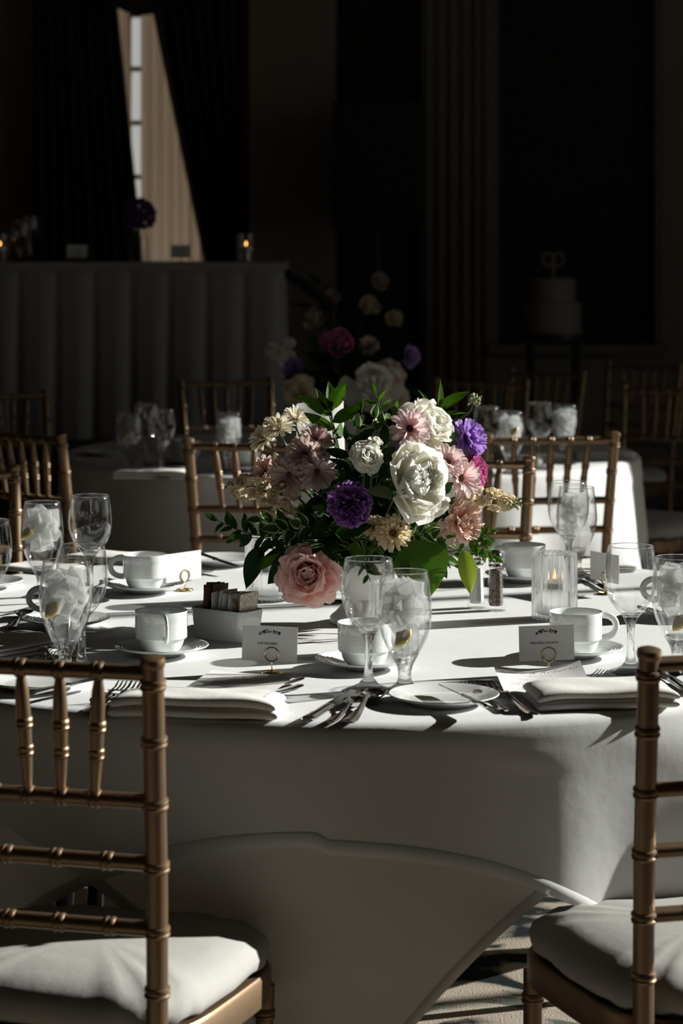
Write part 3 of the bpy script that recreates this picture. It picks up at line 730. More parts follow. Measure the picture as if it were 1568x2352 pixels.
# plates
pr = [(0, .004), (.040, .004), (.043, 0), (.048, 0), (.052, .004), (.066, .0090), (.0795, .0138), (.0805, .0150), (.0795, .0162), (.066, .0122), (.054, .0080), (.048, .0068), (0, .0062)]
PLATE = finish_lathe('bread_plate', pr, 'china', 64)
def plate(px, py, label, sc=1.0):
    o = O('bread_plate', PLATE); o.location = P(px, py, TZ); o.scale = (sc,) * 3; return tag(o, label, 'plate', 'white bread plates')
plate(1019, 1616, 'white bread plate with a knife mirroring green leaves across its rim')
plate(88, 1580, 'white bread plate with a knife, beside two forks behind the shaded chair back')
plate(-42, 1350, 'white bread plate near the goblet beside the lone wine glass')
plate(512, 1297, 'white plate with a dark knife behind the tilted sunlit place card')
plate(240, 1046, 'small white plate on the farther table in shade')
plate(640, 1062, 'white plate on the farther table behind the mauve flowers')
plate(1290, 1018, 'white plate on the farther table near its sunlit end')

# cutlery: long axis along +X, business end at +X, lying on z=0
def strip(st, n=8):
    """stations (x, halfwidth, z, halfthick)"""
    V = []; Fs = []
    for x, w, z, h in st:
        for j in range(n):
            a = 2 * PI * j / n; V.append((x, w * math.cos(a), z + h * math.sin(a)))
    for i in range(len(st) - 1):
        for j in range(n): j2 = (j + 1) % n; Fs.append((i * n + j, (i + 1) * n + j, (i + 1) * n + j2, i * n + j2))
    Fs.append(tuple(range(n))); Fs.append(tuple((len(st) - 1) * n + j for j in range(n - 1, -1, -1)))
    return V, Fs
HND = [(0, .004, .004, .0012), (.004, .0088, .0036, .0018), (.02, .0098, .0030, .0020), (.05, .0080, .003, .0020), (.085, .0052, .0045, .0020), (.11, .0036, .008, .0020)]
def make_fork():
    t = T('fork', 'x', 'fork')
    O('handle', MB().raw(*strip(HND + [(.125, .0034, .011, .0020), (.134, .006, .0118, .0014), (.142, .0115, .0105, .0011)])).mesh('handle', 'steel'), t)
    mb = MB(); mb.raw(*strip([(.140, .0105, .0108, .0011), (.148, .0128, .009, .0011), (.153, .0130, .008, .0011)]))
    for k in range(4):
        y = -.0102 + .0068 * k
        V, Fs = strip([(.151, .0025, .0085, .0011), (.165, .0021, .0065, .0010), (.182, .0018, .0085, .0009), (.198, .0010, .0145, .0006)], 6)
        mb.raw([(x, yy + y, z) for x, yy, z in V], Fs)
    O('tines', mb.mesh('tines', 'steel'), t); return t
def make_spoon(sc=1.0):
    t = T('spoon', 'x', 'spoon')
    O('handle', MB().raw(*strip(HND + [(.125, .0034, .0115, .0020), (.138, .0045, .0118, .0016)])).mesh('handle', 'steel'), t)
    V = []; Fs = []; nu, nv = 12, 9
    for side in (0, 1):
        for i in range(nu + 1):
            u = i / nu; a = PI * u; x = .162 - .029 * math.cos(a); w = .0205 * math.sin(a) ** .75 * (1 + .12 * math.cos(PI * (1 - u))) + (.0035 if i == 0 else 0)
            for j in range(nv):
                v = -1 + 2 * j / (nv - 1); dep = .0105 * (1 - v * v) * math.sin(a) ** .8
                V.append((x, w * v, .0118 - dep + (-.0009 if side else 0)))
    k = nv * (nu + 1)
    for i in range(nu):
        for j in range(nv - 1):
            a = i * nv + j; Fs.append((a, a + nv, a + nv + 1, a + 1)); Fs.append((k + a, k + a + 1, k + a + nv + 1, k + a + nv))
        for j, q in ((0, 1), (nv - 1, -1)): a = i * nv + j; Fs.append((a, a + nv, k + a + nv, k + a) if q < 0 else (a, k + a, k + a + nv, a + nv))
    O('spoon_bowl', finish('spoon_bowl', V, Fs, 'steel'), t); return t
def make_knife():
    t = T('table_knife', 'x', 'knife')
    O('handle', MB().raw(*strip([(0, .005, .006, .003), (.004, .0092, .0058, .0042), (.02, .0102, .0056, .0046), (.06, .0082, .0054, .0044), (.098, .0072, .0054, .0046), (.108, .0088, .0054, .0044), (.112, .006, .0054, .003)], 10)).mesh('handle', 'steel'), t)
    V = []; Fs = []; ou = [(.110, -.007, .007), (.13, -.0092, .0088), (.17, -.0100, .0090), (.20, -.0098, .0090), (.222, -.0070, .0090), (.234, .0010, .0085), (.2365, .0062, .0070)]
    for x, a, b in ou: V += [(x, a, .0055), (x, b, .0046), (x, b, .0064)]
    for i in range(len(ou) - 1):
        o = i * 3; Fs += [(o, o + 3, o + 4, o + 1), (o + 1, o + 4, o + 5, o + 2), (o + 2, o + 5, o + 3, o)]
    Fs += [(0, 1, 2), (18, 20, 19)]
    O('blade', finish('blade', V, Fs, 'steel', True, None, 30), t); return t
CUT = {'fork': make_fork(), 'spoon': make_spoon(), 'knife': make_knife()}
CGRP = {'fork': 'steel forks', 'spoon': 'steel spoons', 'knife': 'steel knives'}
def cut(kind, a, b, label, sc=1.0, roll=0):
    """a = handle end, b = a point towards the business end"""
    o = once(kind, CUT[kind]); a = Vector(a); d = Vector(b) - a
    R = frame(d) @ Rx(roll)
    o.rotation_mode = 'QUATERNION'; o.rotation_quaternion = R.to_quaternion(); o.location = a; o.scale = (sc,) * 3
    o['label'] = label; o['group'] = CGRP[kind]; return o
z0 = TZ + .001
cut('knife', P(702, 1663, z0), P(816, 1596, z0), 'steel dinner knife, outermost beside the teaspoon and soup spoon')
cut('spoon', P(754, 1665, z0), P(826, 1614, z0), 'small steel teaspoon between the dinner knife and the soup spoon', .86)
cut('spoon', P(797, 1667, z0), P(856, 1606, z0), 'large steel soup spoon with a dark mirror-like bowl near the wine glass foot', 1.12)
cut('fork', P(1163, 1638, z0), P(1060, 1578, z0), 'steel salad fork lying against the bread plate, next to a longer fork', .93)
cut('fork', P(1231, 1647, z0), P(1108, 1577, z0), 'steel dinner fork between the salad fork and the sunlit folded napkin')
cut('knife', P(1111, 1627, TZ + .018), P(1030, 1590, TZ + .016), 'steel butter knife resting on the bread plate, its blade mirroring leaves', .75, .5)
cut('fork', P(193, 1640, z0), P(292, 1582, z0), 'steel fork seen under the chair back rail, nearer the bread plate', .95)
cut('fork', P(214, 1645, z0), P(322, 1585, z0), 'steel fork seen under the chair back rail, closer to the shaded napkin')
cut('knife', P(62, 1600, TZ + .017), P(200, 1570, TZ + .017), 'steel butter knife resting on the plate behind the shaded chair back', .8)
cut('fork', P(694, 1561, TZ + .006), P(560, 1606, TZ + .001), 'steel dessert fork with its handle out past the menu, near the gold card holder', .8)
cut('spoon', P(692, 1577, z0), P(560, 1622, z0), 'steel dessert spoon whose handle tip peeks from under the menu', .8)
cut('fork', P(1260, 1590, z0), P(1380, 1556, z0), 'steel dessert fork with tines peeking out past the tucked menu card', .8)
cut('spoon', P(1290, 1580, z0), P(1150, 1580, z0), 'steel dessert spoon half under the curled menu card', .75)
cut('spoon', P(135, 1530, z0), P(88, 1490, z0), 'steel spoon with a black mirror-like bowl in the shade before the misted goblet', .85)
cut('fork', P(10, 1550, z0), P(130, 1508, z0), 'steel dessert fork lying in shade beside the dark spoon', .8)
cut('spoon', P(25, 1445, z0), P(78, 1394, z0), 'steel spoon caught behind the handle of the shaded cup', .85)
cut('fork', P(70, 1400, z0), P(-20, 1420, z0), 'steel fork at the shaded table side beyond the dark cup handle', .85)
cut('spoon', P(245, 1330, z0), P(275, 1362, TZ + .016), 'steel teaspoon resting on the saucer beside the place card cup', .7)
cut('knife', P(455, 1275, TZ + .022), P(535, 1302, TZ + .016), 'dark butter knife across the plate behind the tilted place card', .75)
cut('fork', P(420, 1338, z0), P(497, 1312, z0), 'steel fork poking out behind the tilted sunlit place card', .75)
cut('knife', P(1590, 1598, z0), P(1530, 1560, z0), 'steel dinner knife beyond the front gold post, beside the folded napkin')
cut('spoon', P(1600, 1590, z0), P(1565, 1552, z0), 'steel spoon beyond the front gold post, beside the goblet foot')
cut('knife', P(1345, 1330, z0), P(1400, 1362, z0), 'steel knife lying on the bright cloth near the half hidden place card', .8)
cut('fork', P(1330, 1290, z0), P(1290, 1322, z0), 'steel fork behind the fluted candle glass on the bright cloth', .8)

# place cards in gold wire holders
def make_holder():
    t = T('card_holder', 'x', 'card holder')
    pts = []; 
    for k in range(61): a = k / 60 * 4 * 2 * PI; r = .004 + .0125 * k / 60; pts.append((r * math.cos(a), r * math.sin(a), .0016 + .0012 * math.sin(k / 60 * PI)))
    O('base', MB().tube(pts, .0015, 6).mesh('base', 'brass'), t)
    O('stem', MB().tube([(0, 0, .001), (0, 0, .0193)], .0010, 8).mesh('stem', 'brass'), t)
    O('ring', MB().tube([(.0108 * math.sin(a), .0011, .0300 - .0108 * math.cos(a)) for a in [k * PI / 18 for k in range(36)]], .0010, 8, loop=True, up=(0, 1, 0)).mesh('ring', 'brass'), t)
    O('ring', MB().tube([(.0108 * math.sin(a), -.0011, .0300 - .0108 * math.cos(a)) for a in [k * PI / 18 for k in range(36)]], .0010, 8, loop=True, up=(0, 1, 0)).mesh('ring', 'brass'), t)
    return t
HOLD = make_holder()
def text_mesh(s, size, mat, shear=0, align='CENTER', space=1.0, offset=0):
    cu = bpy.data.curves.new('t', 'FONT'); cu.body = s; cu.size = size; cu.align_x = align; cu.shear = shear; cu.space_character = space; cu.offset = offset
    ob = bpy.data.objects.new('t', cu); COL.objects.link(ob); dg = bpy.context.evaluated_depsgraph_get(); dg.update()
    me = bpy.data.meshes.new_from_object(ob.evaluated_get(dg)); bpy.data.objects.remove(ob); me.materials.clear(); me.materials.append(M[mat]); return me
def sprig_mesh():
    V = []; Fs = []; rnd = random.Random(4)
    for k in range(46):
        u = rnd.uniform(-1, 1); x = u * .0135; z = .0035 * (1 - u * u) + rnd.uniform(-.0016, .0020) * (1.2 - abs(u)); a = rnd.uniform(-.9, .9) + (PI if u < 0 else 0); l = rnd.uniform(.0016, .0034); w = l * .36
        d = Vector((math.cos(a), 0, math.sin(a))); nn = Vector((-math.sin(a), 0, math.cos(a))); o = len(V); p = Vector((x, 0, z))
        V += [p, p + d * l * .5 + nn * w, p + d * l, p + d * l * .5 - nn * w]; Fs.append((o, o + 1, o + 2, o + 3))
    o = len(V); V += [Vector((-.0135, 0, -.001)), Vector((0, 0, .0028)), Vector((.0135, 0, -.0008)), Vector((.0135, 0, -.0012)), Vector((0, 0, .0023)), Vector((-.0135, 0, -.0014))]; Fs += [(o, o + 1, o + 4, o + 5), (o + 1, o + 2, o + 3, o + 4)]
    return finish('printed_sprig', V, Fs, 'ink', False)
SPRIG = sprig_mesh()
CW, CHh = .0865, .0545
CARD = MB().box((0, 0, CHh / 2), (CW, .0006, CHh)).mesh('place_card', 'paper', False)
def dashes(name, rows, mat, seed, th=.0007):
    """rows of small illegible print in the XZ plane: (z, x0, x1)"""
    rnd = random.Random(seed); mb = MB()
    for z, x0, x1 in rows:
        x = x0
        while x < x1:
            l = rnd.uniform(.0012, .0042); mb.raw([(x, 0, z), (min(x + l, x1), 0, z), (min(x + l, x1), 0, z + th), (x, 0, z + th)], [(0, 1, 2, 3)]); x += l + .0011
    return mb.mesh(name, mat, False)
def place_card(base, rot, lift, name, label, hlabel, offx=0, back=False, tilt=0, dz=0):
    h = once('hold', HOLD); h.location = base; h.rotation_euler = (0, 0, rot); h['label'] = hlabel; h['group'] = 'gold wire card holders'
    c = O('place_card', CARD); c.location = Vector(base) + Rz(rot) @ Vector((offx, 0, lift)); c.rotation_euler = (0, tilt, rot); tag(c, label, 'place card', 'name place cards')
    f = 1 if back else -1; rt = Matrix.Identity(3) if not back else Rz(PI)
    sp_ = O('printed_sprig', SPRIG, c, M4((0, -.0005, .0425), None, 1.15))
    if name:
        O('printed_name', text_mesh(name, .0046, 'ink', .2, 'CENTER', 1.1, .00012), c, M4((-.004, -.0005, .0262), Rx(PI / 2)))
    # reverse side: two lines of small grey print
    O('small_print', dashes('small_print', [(.044, -.011, .011), (.0095, -.016, .016)], 'greyink', 3), c, M4((0, .0005, 0), Rz(PI)))['kind'] = 'stuff'
place_card(P(624, 1547, TZ), -.12, .019, 'LUIS BECERRA', 'shaded white place card with a black sprig, standing before the sugar caddy', 'gold wire holder gripping the shaded card before the sugar caddy', -.004, tilt=.03)
place_card(P(1260, 1548, TZ), .10, .021, 'GRACIELA VILLADA', 'pale place card with a black sprig, standing before the cup near the fluted candle glass', 'gold wire holder gripping the pale card before the saucer', -.003, tilt=-.02)
place_card(P(425, 1357, TZ), PI + .75, .020, None, 'bright tilted place card seen from behind, beside a white cup', 'gold wire holder gripping the bright tilted card', .003, tilt=.02)
place_card(P(1388, 1365, TZ), PI - 1.0, .024, None, 'place card half hidden behind the mirror-bright wine glass', 'gold wire holder near the half hidden card behind the wine glass', 0)
place_card(P(172, 1508, TZ), 1.45, .02, None, 'place card edge-on behind the misted goblet', 'gold wire holder in the shade behind the misted goblet', 0)

# napkins and menus
def napkin_mesh(w, d, h, seed, layers=2):
    mb = MB(); rnd = random.Random(seed)
    for k in range(layers):
        zc = h * (k + .5) / layers; th = h / layers * .52; ins = .004 * rnd.random(); n = 28; m = 16; V = []; Fs = []
        def pt(i, j, sgn):
            u = math.sin(PI / 2 * (-1 + 2 * i / n)); v = math.sin(PI / 2 * (-1 + 2 * j / m)); x = u * (w / 2 - ins); y = v * (d / 2 - ins * .6)
            e = max(abs(u) ** 14, abs(v) ** 9); t = th * math.sqrt(max(0, 1 - e * .98))
            sag = -.45 * zc * max(0, (abs(u) - .6) / .4) ** 2 * .5
            return (x, y + .002 * math.sin(3 * u + k), zc + sgn * t + sag + .0008 * math.sin(5 * u + 3 * v + k))
        for sgn in (-1, 1):
            for i in range(n + 1):
                for j in range(m + 1): V.append(pt(i, j, sgn))
        q = (n + 1) * (m + 1)
        for i in range(n):
            for j in range(m):
                a = i * (m + 1) + j; Fs.append((a, a + 1, a + m + 2, a + m + 1)); Fs.append((q + a, q + a + m + 1, q + a + m + 2, q + a + 1))
        for i in range(n):
            for j in (0, m): a = i * (m + 1) + j; Fs.append((a, a + m + 1, q + a + m + 1, q + a))
        for j in range(m):
            for i in (0, n): a = i * (m + 1) + j; Fs.append((a, q + a, q + a + 1, a + 1))
        mb.raw(V, Fs)
    return mb
def napkin(c, rot, w, d, h, label, seed, layers=2):
    mb = napkin_mesh(w, d, h, seed, layers)
    o = O('folded_napkin', mb.mesh('folded_napkin', 'napkin', True, 60)); o.location = c; o.rotation_euler = (0, 0, rot); return tag(o, label, 'napkin', 'folded linen napkins')
def menu(c, rot, w, l, curl, label, tilt=0.05, twist=0):
    """paper sheet: near edge at c, running away along +Y"""
    V = []; Fs = []; n, m = 10, 14
    def pt(x, v, o=0): 
        y = v * l; z = .001 + tilt * y + curl * ((2 * x / w) ** 2) * (.3 + .7 * v) + .012 * v * v * curl / .02 + twist * x * v
        return Vector((x, y, z + o))
    for o in (0, .0004):
        for j in range(m + 1):
            for i in range(n + 1): V.append(pt((-1 + 2 * i / n) * w / 2, j / m, o))
    q = (n + 1) * (m + 1)
    for j in range(m):
        for i in range(n):
            a = j * (n + 1) + i; Fs.append((a, a + n + 1, a + n + 2, a + 1)); Fs.append((q + a, q + a + 1, q + a + n + 2, q + a + n + 1))
    o = O('menu_card', finish('menu_card', V, Fs, 'paper', True, None, 30)); o.location = c; o.rotation_euler = (0, 0, rot); tag(o, label, 'menu', 'printed menu cards')
    def wrap(me):
        for v in me.vertices: v.co = pt(v.co.x, v.co.y / l, .0008)
        return me
    tm = text_mesh('Laura & Roberto', .0165, 'greyink', .45, 'CENTER', 1.05, -.0003)
    for v in tm.vertices: v.co.y += l * .80
    O('script_heading', wrap(tm), o)
    dm = dashes('small_print', [(l * (.70 - .065 * k), -w * s_, w * s_) for k, s_ in enumerate((.14, .05, .27, .05, .36, .38, .05, .30, .33))], 'greyink', 9, .0011)
    for v in dm.vertices: v.co = Vector((v.co.x, v.co.z, 0))
    O('small_print', wrap(dm), o)['kind'] = 'stuff'
    return o
napkin(P(455, 1640, TZ) + Vector((0, 0, .001)), -.16, .245, .085, .030, 'shaded folded napkin with a rolled end, holding the menu behind the chair post', 1)
menu(P(507, 1600, TZ + .027), -.25, .132, .17, .003, 'sunlit menu card with a script heading tucked in the shaded napkin', .0)
napkin(P(1378, 1617, TZ) + Vector((0, 0, .001)), .12, .215, .115, .030, 'sunlit folded napkin beside the forks and front gold post', 2)
menu(P(1262, 1596, TZ + .008), .06, .132, .135, .009, 'curled half-shaded menu card tucked by the sunlit napkin', .06, .05)
napkin(P(15, 1500, TZ), .9, .22, .12, .022, 'folded napkin lying in shade before the misted goblet', 3, 3)
napkin(P(265, 1288, TZ), -.4, .2, .1, .015, 'folded napkin behind the tall empty wine glass near the table rim', 4, 3)
napkin(P(1335, 1312, TZ), .4, .2, .12, .018, 'folded napkin beyond the fluted candle glass by the gold chair', 5, 3)
napkin(P(95, 1310, TZ), -.5, .16, .10, .012, 'folded napkin beside the goblet at the shaded table rim', 6, 2)
napkin(P(355, 1096, TZ), -.1, .22, .13, .026, 'folded napkin with a bright menu on the farther table in shade', 7, 3)
napkin(P(1215, 1060, TZ), .2, .2, .13, .03, 'folded napkin behind the sunlit chair rail on the farther table', 8, 3)
napkin(P(1372, 1050, TZ), .3, .2, .14, .022, 'folded napkin on the sunlit end of the farther table', 9, 3)

# fluted candle glasses with tealights
def make_flute():
    t = T('candle_glass', 'x', 'candle glass'); n = 26; V = []; Fs = []
    prof = [(0, 0, 0), (.037, 0, .3), (.0405, .002, 1), (.0410, .01, 1), (.0410, .06, 1), (.0410, .112, 1), (.0405, .1165, 1), (.0375, .1180, .4), (.0352, .1165, 0), (.0352, .06, 0), (.0352, .014, 0), (.030, .010, 0), (0, .009, 0)]
    seg = n * 6; k = len(prof)
    for i in range(seg):
        a = 2 * PI * i / seg; l = abs(math.cos(a * n / 2))
        for r, z, f in prof: rr = r - f * .0030 * (1 - l) ; V.append((rr * math.cos(a), rr * math.sin(a), z))
    for i in range(seg):
        j = (i + 1) % seg
        for q in range(k - 1): Fs.append((i * k + q, j * k + q, j * k + q + 1, i * k + q + 1))
    O('fluted_wall', finish('fluted_wall', V, Fs, 'flute'), t)
    return t
def make_tealight():
    t = T('tealight', 'x', 'candle')
    O('cup', MB().lathe([(0, 0), (.0185, 0), (.019, .001), (.019, .018), (.0185, .018), (.0183, .002), (0, .0015)], 32).mesh('cup', 'glass'), t)
    O('wax', MB().lathe([(0, .002), (.0180, .002), (.0180, .012), (.010, .0112), (0, .0110)], 32).mesh('wax', 'wax'), t)
    O('wick', MB().tube([(0, 0, .011), (.0004, 0, .017), (.0012, 0, .020)], .0008, 6).mesh('wick', 'black'), t)
    O('flame', MB().lathe([(0, .018), (.0010, .019), (.0015, .021), (.0011, .025), (.0005, .029), (0, .031)], 12).mesh('flame', 'flame'), t)
    return t
FL, TL = make_flute(), make_tealight()
RIS = MB().lathe([(0, 0), (.022, 0), (.022, .040), (0, .041)], 32).mesh('insert', 'flute')
def votive(p, what, tl=True):
    f = once('fl', FL); f.location = p; f['label'] = 'fluted clear candle glass ' + what; f['group'] = 'fluted candle glasses'; f.rotation_euler = (0, 0, random.random())
    c = once('tl', TL); c.location = p + Vector((0, 0, .052)); c['label'] = 'lit tealight inside the fluted glass ' + what; c['group'] = 'tealights'
    i = O('glass_insert', RIS); i.location = p + Vector((0, 0, .0095)); tag(i, 'clear insert in the fluted glass ' + what, 'glass insert', 'clear glass inserts')
votive(P(1273, 1421, TZ), 'beside the pepper shaker')
votive(P(612, 1379, TZ), 'under the drooping leaf and pink rose')
p = P(905, 1508, TZ); p.y = 3.935
votive(p, 'hidden behind the iced goblet near the bread plate')

# salt and pepper
def shaker(px, py, content, label):
    t = T('salt_shaker' if content == 'salt' else 'pepper_shaker', label, 'shaker', None, P(px, py, TZ), .3)
    def oct_(prof): return MB().lathe(prof, 10)
    O('glass_body', oct_([(0, 0), (.0185, 0), (.0195, .003), (.0185, .007), (.0165, .012), (.0125, .078), (.0118, .082), (.0106, .082), (.0112, .078), (.0140, .014), (.0120, .009), (0, .008)]).mesh('glass_body', 'glass', True, 20), t)
    O('filling', oct_([(0, .0085), (.0118, .0095), (.0137, .0145), (.0112, .074), (0, .0755)]).mesh('filling', content, True, 20), t)
    c = O('cap', MB().lathe([(.0122, .079), (.0132, .080), (.0132, .084), (.0124, .085), (.0131, .087), (.0131, .091), (.0122, .0925), (.0128, .096), (.0118, .102), (.0085, .107), (.0045, .1095), (0, .110)], 24).mesh('cap', 'chrome'), t)
    for k in range(5): a = k * 1.2566; O('hole', MB().lathe([(0, .0004), (.0008, .0002), (.0009, -.001)], 8, mat=M4((.0045 * math.cos(a), .0045 * math.sin(a), .1096))).mesh('hole', 'black'), c)
shaker(1094, 1396, 'salt', 'glass salt shaker with a chrome cap beside the pepper')
shaker(1138, 1402, 'pepper', 'glass pepper shaker filled with dark pepper beneath a chrome cap')

# sugar caddy with packets
ca = P(521, 1468, TZ); cr = -.62
cd = T('sugar_caddy', 'white ceramic caddy holding sugar packets behind the shaded place card', 'caddy', None, ca, cr)
def rbox(w, d, z, r, n=5):
    o = []
    for sx_, sy_, a0 in ((1, 1, 0), (-1, 1, PI / 2), (-1, -1, PI), (1, -1, 1.5 * PI)):
        for k in range(n + 1): a = a0 + k / n * PI / 2; o.append((sx_ * (w / 2 - r) + r * math.cos(a), sy_ * (d / 2 - r) + r * math.sin(a), z))
    return o
V = []; LV = [(.100, .050, 0, .012), (.106, .055, .004, .013), (.112, .060, .028, .014), (.117, .064, .051, .014), (.115, .062, .053, .013), (.110, .057, .050, .012), (.100, .049, .006, .010)]
for a in LV: V += rbox(*a)
n = 24; Fs = [(q * n + i, q * n + (i + 1) % n, (q + 1) * n + (i + 1) % n, (q + 1) * n + i) for q in range(len(LV) - 1) for i in range(n)] + [tuple(range(n - 1, -1, -1)), tuple((len(LV) - 1) * n + i for i in range(n))]
O('body', finish('body', V, Fs, 'china', True, None, 45), cd)
def packet_mesh(mat, w, h, seed):
    rnd = random.Random(seed); V = []; Fs = []; n, m = 6, 6
    for sgn in (-1, 1):
        for i in range(n + 1):
            for j in range(m + 1):
                u = -1 + 2 * i / n; v = j / m; e = (1 - u ** 4) * (1 - (2 * v - 1) ** 4)
                V.append((sgn * (.0018 * e + .00015) + .002 * math.sin(2 * u + seed) * v, u * w / 2, v * h))
    q = (n + 1) * (m + 1)
    for i in range(n):
        for j in range(m): a = i * (m + 1) + j; Fs.append((a, a + 1, a + m + 2, a + m + 1)); Fs.append((q + a, q + a + m + 1, q + a + m + 2, q + a + 1))
    for i in range(n):
        for j in (0, m): a = i * (m + 1) + j; Fs.append((a, a + m + 1, q + a + m + 1, q + a))
    for j in range(m):
        for i in (0, n): a = i * (m + 1) + j; Fs.append((a, q + a, q + a + 1, a + 1))
    return finish('sugar_packet', V, Fs, mat, True, None, 50)
rnd = random.Random(2)
for k in range(13):
    mat, lab, hh = ('brown', 'brown paper sugar packet in the ceramic caddy', .084) if k < 4 else (('white_p', 'white paper sugar packet in the ceramic caddy', .074) if k < 10 else ('print_p', 'cream printed sugar packet in the ceramic caddy', .073))
    x = -.043 + .0071 * k; o = O('sugar_packet', packet_mesh(mat, .046, hh + rnd.uniform(-.003, .003), k))
    Rr = Rz(cr) @ Ry(rnd.uniform(-.1, .16)) @ Rx(rnd.uniform(-.10, .10)); o.matrix_local = M4(ca + Rz(cr) @ Vector((x, 0, 0)) + Vector((0, 0, .0075)), Rr)
    tag(o, lab, 'sugar packet', {'brown': 'brown sugar packets', 'white_p': 'white sugar packets', 'print_p': 'cream printed sugar packets'}[mat])

# table number on its stand
tn = P(762, 1383, TZ)
st = T('table_number_stand', 'silver rod stand carrying the table number card behind the flower bowl', 'card stand', None, tn)
O('base', MB().lathe([(0, 0), (.034, 0), (.035, .0015), (.033, .003), (.006, .0045), (0, .0045)], 40).mesh('base', 'chrome'), st)
topz = HC - (918 - YH) * tn.y / F
O('rod', MB().tube([(0, 0, .004), (0, 0, topz - TZ - .10)], .0042, 12).mesh('rod', 'chrome'), st)
cw, chh = .125, .14
ccx = (737 - 784) * tn.y / F
V = rbox(cw, chh, 0, .006); V = [(x, z_, y) for x, y, z_ in V] + [(x, .0012, y) for x, y, z_ in V]
Fs = [tuple(range(24)), tuple(range(47, 23, -1))] + [(i, i + 24, (i + 1) % 24 + 24, (i + 1) % 24) for i in range(24)]
tc_ = O('table_number_card', finish('table_number_card', V, Fs, 'paper', False)); tc_.location = (ccx, tn.y - .030, topz - chh / 2); tc_.rotation_euler = (0, -.04, .80)
tag(tc_, 'white rounded table number card rising behind the flowers', 'table card')
O('printed_number', text_mesh('2', .085, 'ink', 0), tc_, M4((.004, -.0006, -.022), Rx(PI / 2)))

# head table things
def hq(px, py): return Vector(((px - 784) * 10.3 / F, 10.3, hz))
for px_, lab in ((177, 'small white name card near the purple bloom on the head table'), (415, 'small white name card against the glowing sheer on the head table')):
    h = dup(HOLD); h.location = hq(px_, 0); h['label'] = 'gold holder of the ' + lab; c = O('place_card', CARD); c.location = hq(px_, 0) + Vector((0, 0, .018)); tag(c, lab, 'place card', 'name place cards'); O('printed_sprig', SPRIG, c, M4((0, -.0005, .03), None, 1.2))
for px_, lab in ((565, 'at the open end of the head table'), (0, 'toward the far side of the head table')):
    f = T('candle_glass', 'plain cylinder candle glass ' + lab, 'candle glass', 'plain candle cylinders', hq(px_, 0))
    O('wall', MB().lathe([(0, 0), (.037, 0), (.038, .002), (.038, .12), (.0365, .12), (.0365, .006), (0, .005)], 32).mesh('wall', 'glass'), f)
    c = dup(TL); c.location = hq(px_, 0) + Vector((0, 0, .045)); c['label'] = 'lit candle glowing orange inside the cylinder ' + lab; c.scale = (1.75, 1.75, 1.4)
    i = O('glass_insert', RIS); i.location = hq(px_, 0) + Vector((0, 0, .0052)); tag(i, 'clear riser under the candle ' + lab, 'glass insert', 'clear glass inserts')
c = dup(WG, 'empty wine glass on the head table near the dark drape', None, hq(70, 0)); c = dup(GB, 'goblet on the head table beside its wine glass', None, hq(48, 0))

# ================================================================== FLOWERS
def blade(name, L, Wd, mat, shape, curl=0.0, cup=0.0, ruf=0.0, k=3, ph=0.0, nu=8, nv=6, tip=0.0, tw=0.0, roll=0.0, fold=0.0):
    """petal or leaf along +X, face up (+Z). shape(u) = half width 0..1"""
    V = []; Fs = []; uv = []; x = z = 0.0; ang = 0.0; prev = 0
    for i in range(nu + 1):
        u = i / nu
        if i:
            ang = curl * ((u + prev) / 2) + roll * max(0, (u - .6) / .4) ** 1.5
            x += math.cos(ang) * L / nu; z += math.sin(ang) * L / nu; prev = u
        w = Wd / 2 * max(.02, shape(u))
        for j in range(nv + 1):
            v = -1 + 2 * j / nv
            nz = cup * v * v * w + ruf * L * math.sin(k * v * PI + ph + 2 * u) * u ** 2.2 + fold * abs(v) * w
            ex = tip * L * (1 - v * v) * u ** 3 + ruf * .45 * L * math.cos(2.3 * k * v * PI + ph) * u ** 5
            y = v * w; zz = z + nz * math.cos(ang); xx = x - nz * math.sin(ang) + ex * math.cos(ang); zz += ex * math.sin(ang)
            t = tw * u; V.append((xx, y * math.cos(t) - zz * math.sin(t) * 0, zz + y * math.sin(t))); uv.append((u, j / nv))
    m = nv + 1
    for i in range(nu):
        for j in range(nv): a = i * m + j; Fs.append((a, a + m, a + m + 1, a + 1))
    return finish(name, V, Fs, mat, True, uv)
def sh_oval(p=1.0, q=.6): return lambda u: math.sin(PI * min(1, max(0, u)) ** p) ** q
def sh_petal(u): return (math.sin(PI * (.12 + .80 * u) ** 1.25)) ** .6 if u < .999 else .38
def sh_fan(u): return .16 + .84 * u ** .9 if u < .9 else 1.0 - (u - .9) * 1.5
def sh_round(u): return min(1, .3 + 1.15 * u) * math.sqrt(max(0.0, 1 - max(0, (u - .55) / .47) ** 2.4))
def sh_lance(u): return max(0.0, math.sin(PI * u ** .72)) ** .85
def sh_daisy(u): return (.45 + .6 * u) * math.sqrt(max(0, 1 - max(0, (u - .72) / .30) ** 2))
LIB = {}
